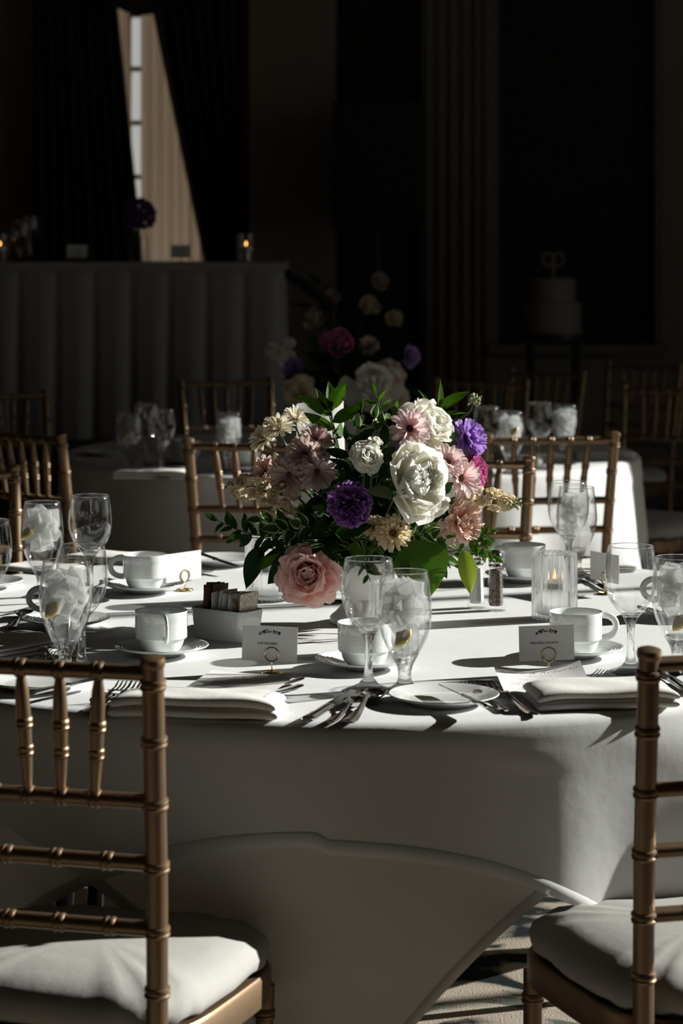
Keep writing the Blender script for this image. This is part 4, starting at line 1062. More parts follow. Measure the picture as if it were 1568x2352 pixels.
def petals(kind, mat):
    key = (kind, mat)
    if key in LIB: return LIB[key]
    r = []
    for s in range(3):
        ph = s * 2.1
        if kind == 'rose_in': r.append(blade('petal', 1, 1.05, mat, sh_round, 1.15, .75, .05, 1.2, ph, nu=14, nv=12))
        if kind == 'rose_mid': r.append(blade('petal', 1, 1.15, mat, sh_round, 1.0, .55, .06, 1.3, ph, roll=-1.1, nu=14, nv=12))
        if kind == 'rose_out': r.append(blade('petal', 1, 1.2, mat, sh_round, .55, .35, .07, 1.5, ph, roll=-1.2, nu=14, nv=12))
        if kind == 'peony_out': r.append(blade('petal', 1, 1.15, mat, sh_round, 1.0, .45, .05, 1.6, ph, tip=-.06, nu=14, nv=12))
        if kind == 'peony_in': r.append(blade('petal', 1, .62, mat, sh_round, .7, .5, .13, 2.0, ph, nu=9, nv=9))
        if kind == 'carn': r.append(blade('petal', 1, .95, mat, sh_fan, .35, .12, .085, 1.7, ph, nu=7, nv=10))
        if kind == 'carn_in': r.append(blade('petal', 1, .80, mat, sh_fan, .2, .40, .13, 1.8, ph, nu=7, nv=10))
        if kind == 'daisy': r.append(blade('petal', 1, .27, mat, sh_daisy, .25 + .12 * s, .4, .02, 2, ph, nu=6, nv=4, roll=-.5))
        if kind == 'daisyw': r.append(blade('petal', 1, .34, mat, sh_daisy, .30 + .12 * s, .35, .03, 2, ph, nu=6, nv=4, roll=-.6))
    LIB[key] = r; return r
STEMS_TO = [Vector((0, 0, 0))]
def flower(name, label, cat, pos, d, R, rings, mat, eye=None, group=None, stem=True, seed=0, sepal=False):
    """rings: (kind, n, radius0, z0, length, elevation in degrees, jitter)   all in units of R"""
    rnd = random.Random(seed * 31 + 7); t = T(name, label, cat, group, pos, axis_to(d).to_euler())
    for kind, n, r0, z0, L, el, jit in rings:
        lib = petals(kind, mat); a0 = rnd.random() * 6
        for k in range(n):
            a = a0 + 2 * PI * k / n + rnd.uniform(-jit, jit) * .5; e = math.radians(el + rnd.uniform(-1, 1) * jit * 22); l = L * R * rnd.uniform(1 - .16 * jit, 1 + .16 * jit)
            Rr = Rz(a) @ Ry(-e) @ Rx(rnd.uniform(-1, 1) * jit * .35)
            O('petal', lib[rnd.randrange(3)], t, M4((r0 * R * math.cos(a), r0 * R * math.sin(a), z0 * R), Rr, l))
    if eye:
        em, er, eh = eye; mb = MB().lathe([(0, eh * R), (er * .5 * R, eh * .92 * R), (er * .9 * R, eh * .5 * R), (er * R, 0), (er * .6 * R, -.1 * R), (0, -.12 * R)], 18)
        for q in range(60):
            a = q * 2.39996; rr = er * R * .95 * math.sqrt(q / 60); zz = eh * R * (1 - (q / 60) ** 1.5 * .85)
            mb.box((rr * math.cos(a), rr * math.sin(a), zz), (.05 * R, .05 * R, .07 * R), Rz(a))
        O('flower_eye', mb.mesh('flower_eye', em), t)
    O('calyx', MB().lathe([(0, -.20 * R), (.10 * R, -.18 * R), (.20 * R, -.05 * R), (.22 * R, .04 * R), (0, .06 * R)], 12).mesh('calyx', 'stemg'), t)
    if stem:
        inv = t.matrix_basis.inverted() if False else M4(pos, axis_to(d)).inverted(); tgt = inv @ STEMS_TO[0]
        p0 = Vector((0, 0, -.1 * R)); p1 = Vector((0, 0, -.9 * R)); pts = [p0.lerp(p1, s) * (1 - s) + p1.lerp(tgt, s) * s if s < 1 else tgt for s in (0, .15, .3, .5, .7, .85, 1)]
        O('stem', MB().tube(pts, .0022, 7).mesh('stem', 'stemg'), t)
    return t
ROSE = [('rose_in', 4, .02, .10, .52, 84, .3), ('rose_in', 5, .08, .06, .66, 74, .3), ('rose_mid', 6, .13, .02, .80, 60, .3), ('rose_mid', 7, .17, .0, .88, 48, .45), ('rose_mid', 8, .18, -.02, .95, 34, .5), ('rose_out', 9, .20, -.06, .98, 20, .5), ('rose_out', 9, .20, -.10, 1.0, 2, .6)]
ROSEBUD = [('rose_in', 4, .02, .10, .75, 86, .2), ('rose_in', 5, .10, .05, .95, 76, .2), ('rose_mid', 5, .18, 0, 1.0, 62, .3), ('rose_out', 5, .2, -.05, 1.0, 38, .4)]
PEONY = [('peony_in', 18, .04, .14, .58, 78, 1.0), ('peony_in', 20, .14, .10, .66, 60, 1.0), ('peony_in', 16, .20, .06, .74, 42, 1.0), ('peony_out', 5, .20, 0, .95, 36, .8), ('peony_out', 6, .22, -.05, 1.05, 14, .8), ('peony_out', 4, .22, -.08, 1.15, -6, .9)]
CARN = [('carn_in', 4, .02, .10, .58, 80, 1.0), ('carn_in', 5, .06, .06, .74, 62, .9), ('carn_in', 6, .08, .02, .86, 44, .8), ('carn', 8, .08, 0, .97, 27, .6), ('carn', 8, .08, -.05, 1.0, 10, .5), ('carn', 7, .08, -.10, .98, -6, .5)]
DAISY = [('daisyw', 15, .14, .05, .84, 38, .5), ('daisyw', 17, .14, .0, .90, 16, .5), ('daisyw', 15, .12, -.04, .9, -4, .5)]
CHRYS = [('daisy', 16, .16, .10, .62, 52, .4), ('daisy', 20, .20, .05, .76, 32, .4), ('daisy', 22, .20, 0, .82, 14, .4), ('daisy', 20, .18, -.05, .84, -4, .4)]
def floret_mesh(mat, seed):
    key = ('floret', mat, seed)
    if key in LIB: return LIB[key]
    rnd = random.Random(seed); V = []; Fs = []; uvs = []
    src = [blade('x', 1, .95, mat, sh_round, .7, .3, .16, 1.6, s * 2.0, 5, 5) for s in range(2)]
    for ring, n, el, L in ((0, 5, 5, 1), (1, 5, 35, .85), (2, 4, 68, .7)):
        for k in range(n):
            me = src[k % 2]; a = 2 * PI * k / n + ring * .6 + rnd.uniform(-.2, .2); R3 = Rz(a) @ Ry(-math.radians(el + rnd.uniform(-12, 12))); o = len(V)
            V += [R3 @ (v.co * L) + Vector((0, 0, .06 * ring)) for v in me.vertices]; Fs += [tuple(i + o for i in p.vertices) for p in me.polygons]
            uu = [None] * len(me.vertices)
            for lp in me.loops: uu[lp.vertex_index] = tuple(me.uv_layers[0].data[lp.index].uv)
            uvs += uu
    r = finish('floret', V, Fs, mat, True, uvs); LIB[key] = r; return r
BUD = MB().lathe([(0, -1), (.5, -.8), (.75, -.2), (.6, .5), (.25, .95), (0, 1)], 8).mesh('bud', 'bud')
def stock(name, label, pts, mat, fl, buds, r, seed=1, up=(0, -1, .2), cat='flower', group=None):
    """spray: stem through pts, florets at given (t, side angle, size), buds near the tip"""
    rnd = random.Random(seed); t = T(name, label, cat, group, pts[0]); b = Vector(pts[0]); P_ = [Vector(p) - b for p in pts]
    def at(u):
        u = min(.9999, max(0, u)) * (len(P_) - 1); i = int(u); return P_[i].lerp(P_[i + 1], u - i)
    O('stem', MB().tube([at(k / 10) for k in range(11)], [.0028 - .0012 * k / 10 for k in range(11)], 7).mesh('stem', 'stemg'), t)
    for k in range(fl):
        u = .05 + .75 * k / max(1, fl - 1); ax = (at(u + .05) - at(u - .05)).normalized(); s = ax.cross(Vector((.3, -.9, .3))).normalized(); s2 = ax.cross(s)
        a = k * 2.4 + rnd.uniform(-.3, .3); d = (s * math.cos(a) + s2 * math.sin(a) + ax * .25 + Vector((0, -.45, 0))).normalized(); rr = r * rnd.uniform(.85, 1.12) * (1 - .25 * u)
        O('floret', floret_mesh(mat, 1 + k % 3), t, M4(at(u) + d * rr * .75, axis_to(d), rr))
    for k in range(buds):
        u = .80 + .2 * k / max(1, buds); a = k * 2.4; ax = (at(1) - at(.8)).normalized(); s = ax.cross(Vector((.2, -.9, .3))).normalized(); s2 = ax.cross(s)
        d = (s * math.cos(a) + s2 * math.sin(a) + ax * .8).normalized(); rr = .0055 * (1.1 - .5 * (u - .8) / .2)
        o = O('bud', BUD, t, M4(at(u) + d * .009, axis_to(d), (rr * .8, rr * .8, rr)))
    return t
LEAF = {}
for nm, mat in (('leaf', 'leaf'), ('leafd', 'leafd'), ('leafy', 'leafy'), ('leafv', 'leafv'), ('sage', 'sage')):
    LEAF[nm, 'lance'] = [blade('leaf', 1, .36, mat, sh_lance, c_, .0, .02, 1.5, s, nu=8, nv=4, fold=f_) for s, (c_, f_) in enumerate(((-.35, .35), (-.7, .25), (.15, .4)))]
    LEAF[nm, 'broad'] = [blade('leaf', 1, .62, mat, sh_lance, c_, .0, .025, 1.5, s, nu=8, nv=6, fold=f_) for s, (c_, f_) in enumerate(((-.4, .22), (-.8, .15), (.1, .28)))]
    LEAF[nm, 'thin'] = [blade('leaf', 1, .22, mat, sh_lance, c_, .0, .02, 1.5, s, nu=7, nv=4, fold=f_) for s, (c_, f_) in enumerate(((-.3, .3), (.3, .2), (-.1, .4)))]
def sprig(label, pts, kind, shape, n, size, group='leafy sprigs in the flower bowl', seed=0, spread=.9, face=(0, -.5, .85), t0=.15, tipleaf=True, name='leaf_sprig', cat='foliage', stemr=.0016):
    rnd = random.Random(seed * 17 + 3); t = T(name, label, cat, group, pts[0]); b = Vector(pts[0]); P_ = [Vector(p) - b for p in pts]
    def at(u):
        u = min(.9999, max(0, u)) * (len(P_) - 1); i = int(u); return P_[i].lerp(P_[i + 1], u - i)
    O('stem', MB().tube([at(k / 8) for k in range(9)], [stemr * (1 - .5 * k / 8) for k in range(9)], 6).mesh('stem', 'stemg'), t)
    for k in range(n):
        last = tipleaf and k == n - 1; u = 1.0 if last else t0 + (1 - t0) * k / max(1, n - .5)
        ax = (at(min(1, u + .08)) - at(max(0, u - .12))).normalized(); fc = (Vector(face) + Vector([rnd.uniform(-.45, .45) for _ in range(3)])).normalized()
        sd = ax.cross(fc).normalized() * (1 if k % 2 else -1)
        d = ax if last else (ax * rnd.uniform(.45, .9) + sd * spread + Vector([rnd.uniform(-.25, .25) for _ in range(3)])).normalized()
        l = size * rnd.uniform(.8, 1.15) * (.75 + .4 * math.sin(PI * min(1, .2 + u * .7)))
        O('leaf', LEAF[kind, shape][rnd.randrange(3)], t, M4(at(u), frame(d, fc), l))
    return t

VP = P(838, 1430, TZ)            # flower bowl
vs = T('footed_flower_bowl', 'matte white footed bowl holding the sunlit flower arrangement', 'vase', None, VP)
O('bowl', MB().lathe([(.034, .044), (.040, .050), (.050, .062), (.062, .080), (.070, .098), (.073, .115), (.0715, .118), (.0695, .115), (.066, .098), (.058, .080), (.046, .064), (0, .055)], 56).mesh('bowl', 'ceramic'), vs)
O('foot', MB().lathe([(0, 0), (.058, 0), (.0615, .002), (.062, .010), (.0605, .013), (.052, .020), (.044, .029), (.038, .038), (.034, .044), (0, .050)], 56).mesh('foot', 'ceramic'), vs)
STEMS_TO[0] = VP + Vector((0, 0, .10)); HUB = STEMS_TO[0]
def FP(px, py, dd): return Q(px, py, VP.y + dd)
# white blooms
flower('peony', 'large open white peony, the biggest bloom of the sunlit bowl', 'flower', FP(940, 1110, -.155), (.52, -.9, .30), .066, PEONY, 'p_white', None, None, seed=1)
flower('peony', 'big creamy white rose-like bloom above the peony, behind the pale pink daisy', 'flower', FP(973, 985, -.075), (.70, -.6, .45), .045, ROSE, 'p_white', seed=2)
flower('spray_rose', 'small ivory spray rose among dark leaves beside the white peony', 'flower', FP(842, 1052, -.185), (.45, -.85, .3), .025, ROSE, 'p_white', seed=3)
flower('spray_rose', 'tiny ivory rosebud just above the small spray rose', 'flower', FP(860, 1022, -.175), (.3, -.5, .9), .014, ROSEBUD, 'p_white', seed=4)
flower('garden_rose', 'full pink ruffled rose hanging low over the bowl rim', 'flower', FP(709, 1317, -.14), (-.12, -1, .05), .047, ROSE, 'p_pink', seed=5)
flower('garden_rose', 'fuchsia rose half hidden behind the blush daisies', 'flower', FP(1080, 1088, -.03), (.9, -.4, .15), .03, ROSE, 'p_fuch', seed=6)
# carnations
flower('carnation', 'deep purple carnation facing out at the centre of the sunlit bowl', 'flower', FP(803, 1160, -.175), (-.03, -1, .1), .037, CARN, 'p_purple', seed=7)
flower('carnation', 'lavender carnation seen from the side above the blush daisies', 'flower', FP(1072, 1008, -.02), (.9, -.45, .35), .034, CARN, 'p_lav', seed=8)
flower('carnation', 'peach carnation in full sun above the lime leaf', 'flower', FP(1052, 1197, -.10), (.75, -.75, .05), .040, CARN, 'p_peach', seed=9)
# daisies and chrysanthemums
flower('daisy', 'pale pink daisy with a dark eye overlapping the creamy white bloom', 'flower', FP(940, 985, -.13), (.15, -.9, .35), .036, DAISY, 'p_blush', ('eye', .16, .12), seed=10)
flower('daisy', 'blush daisy above another blush daisy beside the peony', 'flower', FP(1028, 1062, -.12), (.2, -.7, .6), .032, DAISY, 'p_blush', ('eyet', .14, .10), seed=11)
flower('daisy', 'blush daisy cupped open before the fuchsia rose', 'flower', FP(1058, 1098, -.11), (.6, -.8, .1), .035, DAISY, 'p_blush', ('eyet', .14, .10), seed=12)
for i, (x, y, d, dr, r) in enumerate(((728, 1082, -.15, (.2, -1, -.1), .034), (664, 1090, -.12, (-.25, -1, -.1), .036), (700, 1045, -.13, (-.1, -.9, .3), .034), (724, 1012, -.10, (.2, -.6, .8), .030), (612, 1085, -.06, (-.7, -.6, .2), .03))):
    flower('daisy', ('dusky mauve daisy with rounded petals, lowest in the shaded cluster', 'dusky mauve daisy facing down over the cream blossom spray', 'dusky mauve daisy in the middle of the shaded cluster', 'dusky mauve daisy catching light below the table number card', 'dusky mauve daisy turned away behind the cream blossom spray')[i], 'flower', FP(x, y, d), dr, r, DAISY, 'p_mauve', ('eye', .14, .1), 'dusky mauve daisies', seed=20 + i)
for i, (x, y, d, dr, r) in enumerate(((638, 985, -.05, (-.25, -.45, 1), .030), (679, 962, .0, (.3, -.3, 1), .026), (606, 1010, -.03, (-.7, -.5, .7), .028))):
    flower('daisy', ('cream daisy seen from the side, between two others against the dark', 'cream daisy highest on its stalk near the table number card', 'cream daisy drooping outermost over the chair back')[i], 'flower', FP(x, y, d), dr, r, DAISY, 'p_ivory', ('eyet', .14, .1), 'cream daisies', seed=30 + i)
flower('chrysanthemum', 'tan chrysanthemum with a brown eye below the peony', 'flower', FP(901, 1224, -.165), (.12, -1, .12), .032, CHRYS, 'p_tan', ('eyet', .30, .16), seed=40)
flower('chrysanthemum', 'smaller tan chrysanthemum tucked behind the larger one', 'flower', FP(862, 1212, -.15), (-.2, -.9, .4), .022, CHRYS, 'p_tan', ('eyet', .26, .16), seed=41)
# stock sprays
stock('stock_spray', 'cream blossom spray reaching out over the shaded leaves', [FP(690, 1140, -.10), FP(640, 1135, -.12), FP(570, 1118, -.10), FP(522, 1112, -.08)], 'p_cream', 18, 5, .0180, 3)
stock('stock_spray', 'cream blossom spray in full sun pointing at the gold chair', [FP(1055, 1150, -.08), FP(1100, 1140, -.09), FP(1150, 1148, -.09), FP(1190, 1158, -.09)], 'p_cream', 13, 11, .0150, 4)
stock('stock_spray', 'lavender blossom spray between the creamy bloom and the carnation', [FP(1000, 1010, -.03), FP(1025, 990, -.03), FP(1040, 968, -.02)], 'p_lav', 7, 0, .014, 5)
stock('stock_spray', 'budding stalk with tiny pale buds against the dark', [FP(1000, 975, -.02), FP(1050, 965, -.02), FP(1080, 945, -.02), FP(1092, 912, -.02)], 'p_white', 2, 16, .008, 6)
# leaves that stand out
def one_leaf(label, a, b, kind, shape, face, wsc=1.0, k=0):
    a, b = Vector(a), Vector(b); t = T('leaf_spray', label, 'leaf', None, a); O('stem', MB().tube([(HUB - a) * .5, (HUB - a) * .2, (0, 0, 0)], .0014, 6).mesh('stem', 'stemg'), t)
    d = b - a; L = d.length; O('leaf', LEAF[kind, shape][k], t, M4((0, 0, 0), frame(d, face), (L, L * wsc, L))); return t
sprig('tall bright green ruscus sprig standing before the table number card', [FP(775, 1060, -.08), FP(765, 1000, -.07), FP(762, 945, -.06)], 'leaf', 'lance', 5, .062, None, 50, 1.0, (.2, -.85, .4), .3)
one_leaf('bright leaf reaching up highest beside the table number card', FP(758, 940, -.06), FP(797, 878, -.05), 'leaf', 'broad', (-.3, -.9, .2), .8, 2)
one_leaf('bright leaf lying level over the white table number card', FP(757, 955, -.06), FP(688, 903, -.07), 'leaf', 'lance', (0, -.75, .65), 1.1)
one_leaf('dark upright leaf between the two bright leaves at the table number card', FP(756, 945, -.06), FP(724, 893, -.05), 'leaf', 'lance', (.3, -.9, .3), 1.0, 2)
one_leaf('sunlit upright leaf blade above the creamy white bloom', FP(1008, 948, -.03), FP(1006, 872, -.03), 'leaf', 'lance', (.8, -.6, .1), .9, 2)
one_leaf('bright leaf pointing outward above the budding stalk', FP(1010, 940, -.03), FP(1074, 893, -.03), 'leaf', 'lance', (-.1, -.75, .65), 1.05)
one_leaf('narrow leaf curling up beside the creamy white bloom', FP(992, 945, -.02), FP(966, 890, -.01), 'leaf', 'lance', (.7, -.7, .1), .6)
one_leaf('leaf lying along the budding stalk', FP(1000, 955, -.04), FP(1072, 940, -.04), 'leaf', 'thin', (0, -.5, .85), 1.2)
sprig('thin twig with small curled leaves rising over the dark foliage', [FP(890, 985, -.06), FP(878, 950, -.05), FP(862, 905, -.05)], 'leaf', 'lance', 7, .026, None, 51, 1.0, (.1, -.7, .6), .2)
one_leaf('large broad glossy green leaf hanging over the bowl beside the iced goblet', FP(950, 1240, -.14), FP(992, 1372, -.16), 'leaf', 'broad', (.15, -1, .15), 1.55)
one_leaf('broad green leaf behind the large glossy one', FP(985, 1245, -.10), FP(1012, 1330, -.10), 'leaf', 'broad', (.5, -.8, .2), 1.4, 1)
one_leaf('lime green leaf drooping in front of the salt shaker', FP(1062, 1262, -.10), FP(1086, 1368, -.10), 'leafy', 'lance', (.25, -1, .1), 1.15)
one_leaf('dark leaf drooping over the fluted candle glass, outermost', FP(600, 1255, -.09), FP(559, 1352, -.10), 'leafd', 'lance', (-.3, -1, .2), 1.25)
one_leaf('dark leaf drooping between the candle glass and the pink rose', FP(690, 1270, -.12), FP(608, 1338, -.13), 'leafd', 'broad', (-.2, -1, .4), .9)
one_leaf('pale edged leaf lying over the fluted candle glass', FP(660, 1262, -.11), FP(577, 1310, -.11), 'leaf', 'lance', (-.2, -.9, .5), .9)
one_leaf('broad dark leaf under the purple carnation', FP(770, 1225, -.16), FP(850, 1200, -.17), 'leafd', 'broad', (0, -.8, .6), 1.0)
one_leaf('pale sage leaf curling above the purple carnation', FP(752, 1155, -.17), FP(810, 1098, -.16), 'sage', 'broad', (-.1, -1, .3), .75)
one_leaf('pale grey green leaf between the carnation and the peony', FP(905, 1140, -.18), FP(838, 1118, -.18), 'sage', 'broad', (0, -.7, .7), .8)
one_leaf('dark leaf behind the pink rose and wine glass', FP(770, 1300, -.12), FP(790, 1322, -.12), 'leafd', 'broad', (0, -1, .2), 1.4)
one_leaf('broad green leaf beneath the tan chrysanthemum', FP(850, 1262, -.14), FP(770, 1285, -.15), 'leaf', 'broad', (0, -.9, .4), 1.0)
one_leaf('dark round leaf between the peony and the peach carnation', FP(990, 1150, -.13), FP(1062, 1115, -.11), 'leaf', 'broad', (.3, -.9, .3), 1.2, 1)
one_leaf('dark green leaf above the peach carnation', FP(990, 1185, -.12), FP(1040, 1150, -.12), 'leafd', 'broad', (.3, -.9, .3), 1.4, 1)
sprig('willowy sprig with narrow dark leaves reaching farthest out over the cloth', [FP(660, 1235, -.08), FP(590, 1230, -.08), FP(540, 1215, -.07), FP(500, 1195, -.06)], 'leafd', 'lance', 12, .032, None, 52, 1.1, (-.1, -.9, .3), .1)
sprig('green sprig arching out over the salt shaker', [FP(1040, 1230, -.10), FP(1090, 1245, -.11), FP(1130, 1275, -.11)], 'leaf', 'lance', 11, .026, None, 53, 1.1, (.1, -.8, .5), .15)
sprig('green twig dangling toward the shaker caps', [FP(1050, 1235, -.10), FP(1100, 1240, -.10), FP(1125, 1225, -.10)], 'leaf', 'lance', 8, .022, None, 54, 1.0, (.1, -.8, .5), .2)
sprig('dark twig dangling below the bowl rim behind the wine glass', [FP(835, 1270, -.11), FP(838, 1300, -.115), FP(850, 1335, -.115)], 'leafd', 'lance', 5, .024, None, 55, 1.0, (0, -1, .2), .35)
# filling foliage over the dome of the arrangement
rnd = random.Random(77)
for k in range(96):
    a = rnd.uniform(0, 2 * PI); e = rnd.uniform(-.3, 1.3)
    if math.sin(a) > .2 and rnd.random() < .55: a = -a
    d = Vector((math.cos(a) * math.cos(e), math.sin(a) * math.cos(e), math.sin(e)))
    c0 = HUB + Vector((0, 0, .035)); rr = rnd.uniform(.62, .98)
    tip = c0 + Vector((d.x * .185, d.y * .150, d.z * .150 if d.z > 0 else d.z * .12)) * rr
    mid = c0.lerp(tip, .45) + Vector((0, 0, .018))
    kind, shape, lab = (('leafd', 'lance', 'dark leafy filler sprig inside the sunlit flower bowl'), ('leafv', 'broad', 'cream-edged leafy filler sprig inside the sunlit flower bowl'), ('leaf', 'lance', 'mid green leafy filler sprig inside the sunlit flower bowl'), ('leafd', 'broad', 'dark broad-leaved filler sprig inside the sunlit flower bowl'))[(0, 1, 2, 3, 1, 0, 1)[k % 7]]
    sprig(lab, [c0.lerp(tip, .08), mid, tip], kind, shape, 9, rnd.uniform(.034, .05) if shape == 'lance' else rnd.uniform(.03, .042), lab.split(' inside')[0] + 's of the sunlit bowl', 100 + k, 1.0, (d.x, d.y - .3, .5 + d.z), .25)

# denser sprigs where the photograph shows massed leaves
rnd = random.Random(91)
for k, (x, y, dd, kind, shape, n_, sz) in enumerate([(600, 1195, -.10, 'leafv', 'broad', 9, .034), (640, 1215, -.13, 'leafv', 'broad', 9, .036), (580, 1235, -.09, 'leafd', 'lance', 9, .036), (690, 1205, -.15, 'leafv', 'broad', 9, .036), (720, 1240, -.16, 'leafd', 'broad', 8, .045),
        (655, 1262, -.12, 'leafd', 'lance', 8, .042), (745, 1180, -.16, 'leafd', 'broad', 8, .044), (730, 1130, -.14, 'leafd', 'lance', 8, .045), (790, 1100, -.15, 'leafd', 'broad', 8, .040), (820, 985, -.10, 'leafv', 'broad', 9, .034), (860, 960, -.08, 'leafv', 'broad', 9, .032), (795, 1010, -.11, 'leafd', 'lance', 9, .042),
        (880, 1015, -.12, 'leafd', 'broad', 8, .040), (830, 940, -.05, 'leaf', 'lance', 8, .036), (905, 960, -.06, 'leaf', 'lance', 8, .034), (985, 1220, -.14, 'leafv', 'lance', 9, .034), (1020, 1235, -.12, 'leaf', 'lance', 9, .032), (940, 1195, -.16, 'leafv', 'lance', 9, .032), (860, 1250, -.15, 'leaf', 'thin', 9, .036),
        (815, 1235, -.16, 'leafv', 'thin', 9, .036), (780, 1265, -.15, 'leafd', 'lance', 8, .040), (1010, 1130, -.13, 'leafd', 'broad', 8, .040), (1015, 1030, -.07, 'leafd', 'lance', 8, .040), (750, 1060, -.10, 'leafd', 'lance', 8, .045)]):
    tip = FP(x, y, dd); b0 = HUB.lerp(tip, .25)
    lab = {'leafv': 'cream-edged leafy filler sprig inside the sunlit flower bowl', 'leafd': 'dark leafy filler sprig inside the sunlit flower bowl' if shape == 'lance' else 'dark broad-leaved filler sprig inside the sunlit flower bowl', 'leaf': 'mid green leafy filler sprig inside the sunlit flower bowl'}[kind]
    sprig(lab, [b0, b0.lerp(tip, .55) + Vector((0, -.01, .015)), tip], kind, shape, n_, sz, lab.split(' inside')[0] + 's of the sunlit bowl', 400 + k, 1.0, (.1, -.9, .45), .2)

# ------------------------------------------------------------------ farther arrangement (second table)
VP2 = Vector((T2.x - .03, T2.y, TZ)); bs2 = dup(vs, 'white footed bowl of flowers on the farther table, mostly hidden', None, VP2)
STEMS_TO[0] = VP2 + Vector((0, 0, .12)); HUB2 = STEMS_TO[0]
def FB(px, py, dd): return Q(px, py, VP2.y + dd)
flower('peony', 'fuchsia bloom topping the farther flower arrangement', 'flower', FB(776, 795, -.08), (.1, -.8, .5), .045, PEONY, 'p_fuch', seed=60)
flower('carnation', 'purple carnation low at the side of the farther arrangement', 'flower', FB(674, 845, -.05), (-.5, -.8, .1), .034, CARN, 'p_lav', seed=61)
flower('carnation', 'purple carnation standing out alone on the farther arrangement, away from the skirt', 'flower', FB(940, 820, -.02), (.8, -.5, .2), .034, CARN, 'p_lav', seed=62)
flower('peony', 'huge blush white peony low in the farther arrangement', 'flower', FB(852, 893, -.17), (0, -1, .2), .075, PEONY, 'p_white', seed=63)
flower('garden_rose', 'cream rose low in the farther arrangement above the table number card', 'flower', FB(688, 900, -.12), (-.2, -1, .1), .045, ROSE, 'p_cream', seed=64)
flower('garden_rose', 'cream rose at the foot of the huge blush peony', 'flower', FB(912, 915, -.15), (.3, -1, .1), .032, ROSE, 'p_cream', seed=65)
stock('stock_spray', 'dusty pink blossom cluster beside the huge blush peony', [FB(880, 830, -.13), FB(905, 855, -.15), FB(925, 885, -.15)], 'p_blush', 12, 0, .024, 7)
stock('stock_spray', 'white and lilac blossom spray against the pleated skirt', [FB(665, 830, -.06), FB(640, 810, -.06), FB(610, 790, -.05)], 'p_white', 11, 3, .020, 8)
flower('spray_rose', 'pale spray rose at the tip of the farther arrangement near the skirt', 'flower', FB(662, 792, -.04), (-.3, -.6, .7), .022, ROSE, 'p_white', seed=66)
flower('daisy', 'shaded tan bloom above the huge blush peony', 'flower', FB(845, 795, -.05), (.2, -.7, .6), .035, DAISY, 'p_mauve', ('eyet', .2, .1), seed=67)
for k in range(30):
    a = rnd.uniform(0, 2 * PI); e = rnd.uniform(-.2, 1.3); d = Vector((math.cos(a) * math.cos(e), math.sin(a) * math.cos(e), math.sin(e)))
    tip = HUB2 + Vector((0, 0, .05)) + Vector((d.x * .23, d.y * .18, d.z * .20)) * rnd.uniform(.8, 1)
    sprig('dark leafy filler sprig in the farther arrangement', [HUB2 + Vector((0, 0, .03)), HUB2.lerp(tip, .5) + Vector((0, 0, .04)), tip], 'leafd', ('lance', 'broad')[k % 2], 8, .06, 'leafy filler sprigs of the farther arrangement', 200 + k, 1.0, (d.x, d.y - .3, .5 + d.z), .2)
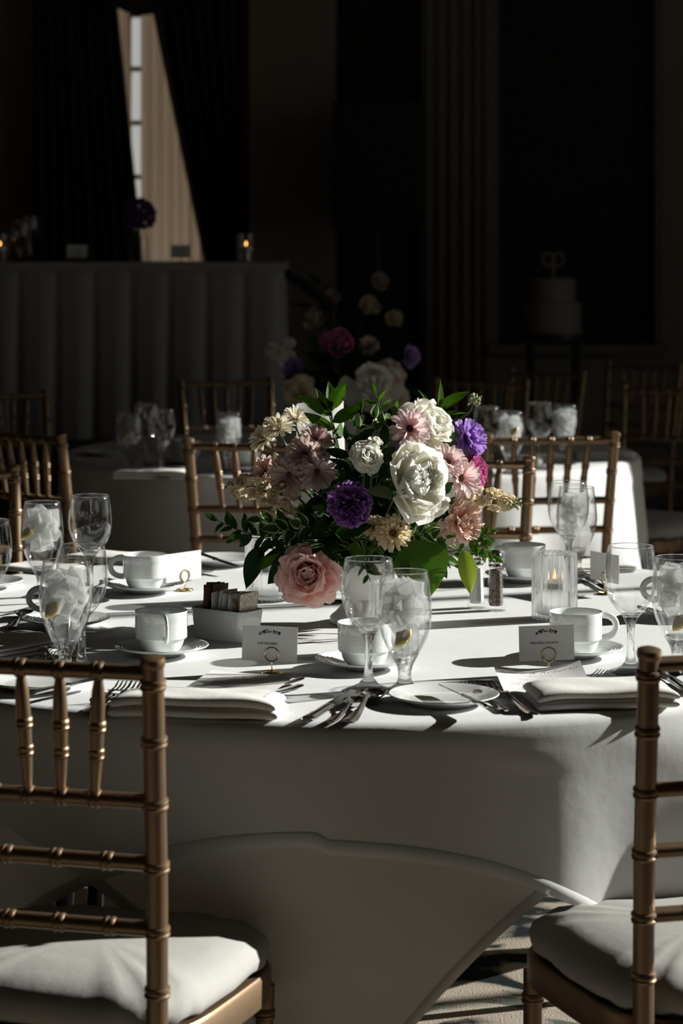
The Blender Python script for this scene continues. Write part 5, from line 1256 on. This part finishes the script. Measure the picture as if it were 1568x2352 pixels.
# purple bloom in a glass on the head table
hv = T('glass_vase', 'small glass vase on the head table holding the purple bloom', 'vase', None, hq(318, 0))
O('wall', MB().lathe([(0, 0), (.036, 0), (.040, .004), (.040, .10), (.028, .13), (.030, .148), (.0285, .148), (.0265, .13), (.038, .099), (.038, .007), (0, .006)], 32).mesh('wall', 'glass'), hv)
STEMS_TO[0] = hq(318, 0) + Vector((0, 0, .02))
hc = Q(318, 495, 10.3); hy_ = T('hydrangea', 'dark purple rounded bloom standing before the glowing sheer', 'flower', None, hc)
for k in range(46):
    zz = 1 - 1.7 * (k + .5) / 46; a = k * 2.39996; r_ = math.sqrt(1 - zz * zz); d = Vector((r_ * math.cos(a), r_ * math.sin(a), zz))
    O('floret', floret_mesh('p_purple', 1 + k % 3), hy_, M4(d * .06, axis_to(d), .022))
O('stem', MB().tube([Vector((0, 0, 0)), STEMS_TO[0] - hc], .004, 8).mesh('stem', 'stemg'), hy_)

# ------------------------------------------------------------------ dim tall arrangement far behind, beside the handrail
tp_ = Vector(((800 - 784) * 11.2 / F, 11.2, 0))
pd = T('flower_pedestal', 'slender dark pedestal under the dim flowers far behind, by the handrail', 'pedestal', None, tp_)
O('base', MB().lathe([(0, 0), (.16, 0), (.16, .02), (.03, .04), (0, .04)], 24).mesh('base', 'black'), pd)
O('column', MB().lathe([(.03, .03), (.022, .3), (.022, .85), (.05, .9), (0, .9)], 18).mesh('column', 'black'), pd)
pb = T('pedestal_bowl', 'dark bowl on the slender pedestal far behind', 'vase', None, tp_ + Vector((0, 0, .9)))
O('bowl', MB().lathe([(0, 0), (.05, 0), (.09, .05), (.11, .10), (.10, .10), (.08, .055), (0, .02)], 24).mesh('bowl', 'black'), pb)
STEMS_TO[0] = tp_ + Vector((0, 0, .97)); HUB3 = STEMS_TO[0]
for i, (x, y, r, m_, lab) in enumerate(((868, 650, .05, 'p_mauve', 'dim dusky rose highest in the far pedestal flowers'), (845, 705, .05, 'p_cream', 'dim cream rose in the middle of the far pedestal flowers'), (725, 735, .055, 'p_tan', 'dim tan rose of the far pedestal flowers, next to the handrail'), (762, 690, .045, 'p_mauve', 'dim dusky rose of the far pedestal flowers below the handrail'), (900, 735, .045, 'p_cream', 'dim cream rose of the far pedestal flowers, away from the handrail'))):
    flower('garden_rose', lab, 'flower', Q(x, y, 11.1), ((x - 800) / 200, -1, .4), r, ROSEBUD, m_, seed=80 + i)
for k in range(14):
    a = k * 2.4; e = .1 + 1.1 * (k % 5) / 5; d = Vector((math.cos(a) * math.cos(e), math.sin(a) * math.cos(e), math.sin(e))); tip = HUB3 + Vector((d.x * .26, d.y * .2, d.z * .32))
    sprig('dark leafy sprig in the far pedestal flowers', [HUB3, HUB3.lerp(tip, .5) + Vector((0, 0, .03)), tip], 'leafd', 'lance', 7, .08, 'leafy sprigs of the far pedestal flowers', 300 + k, 1.0, (d.x, d.y - .3, .5 + d.z), .2)
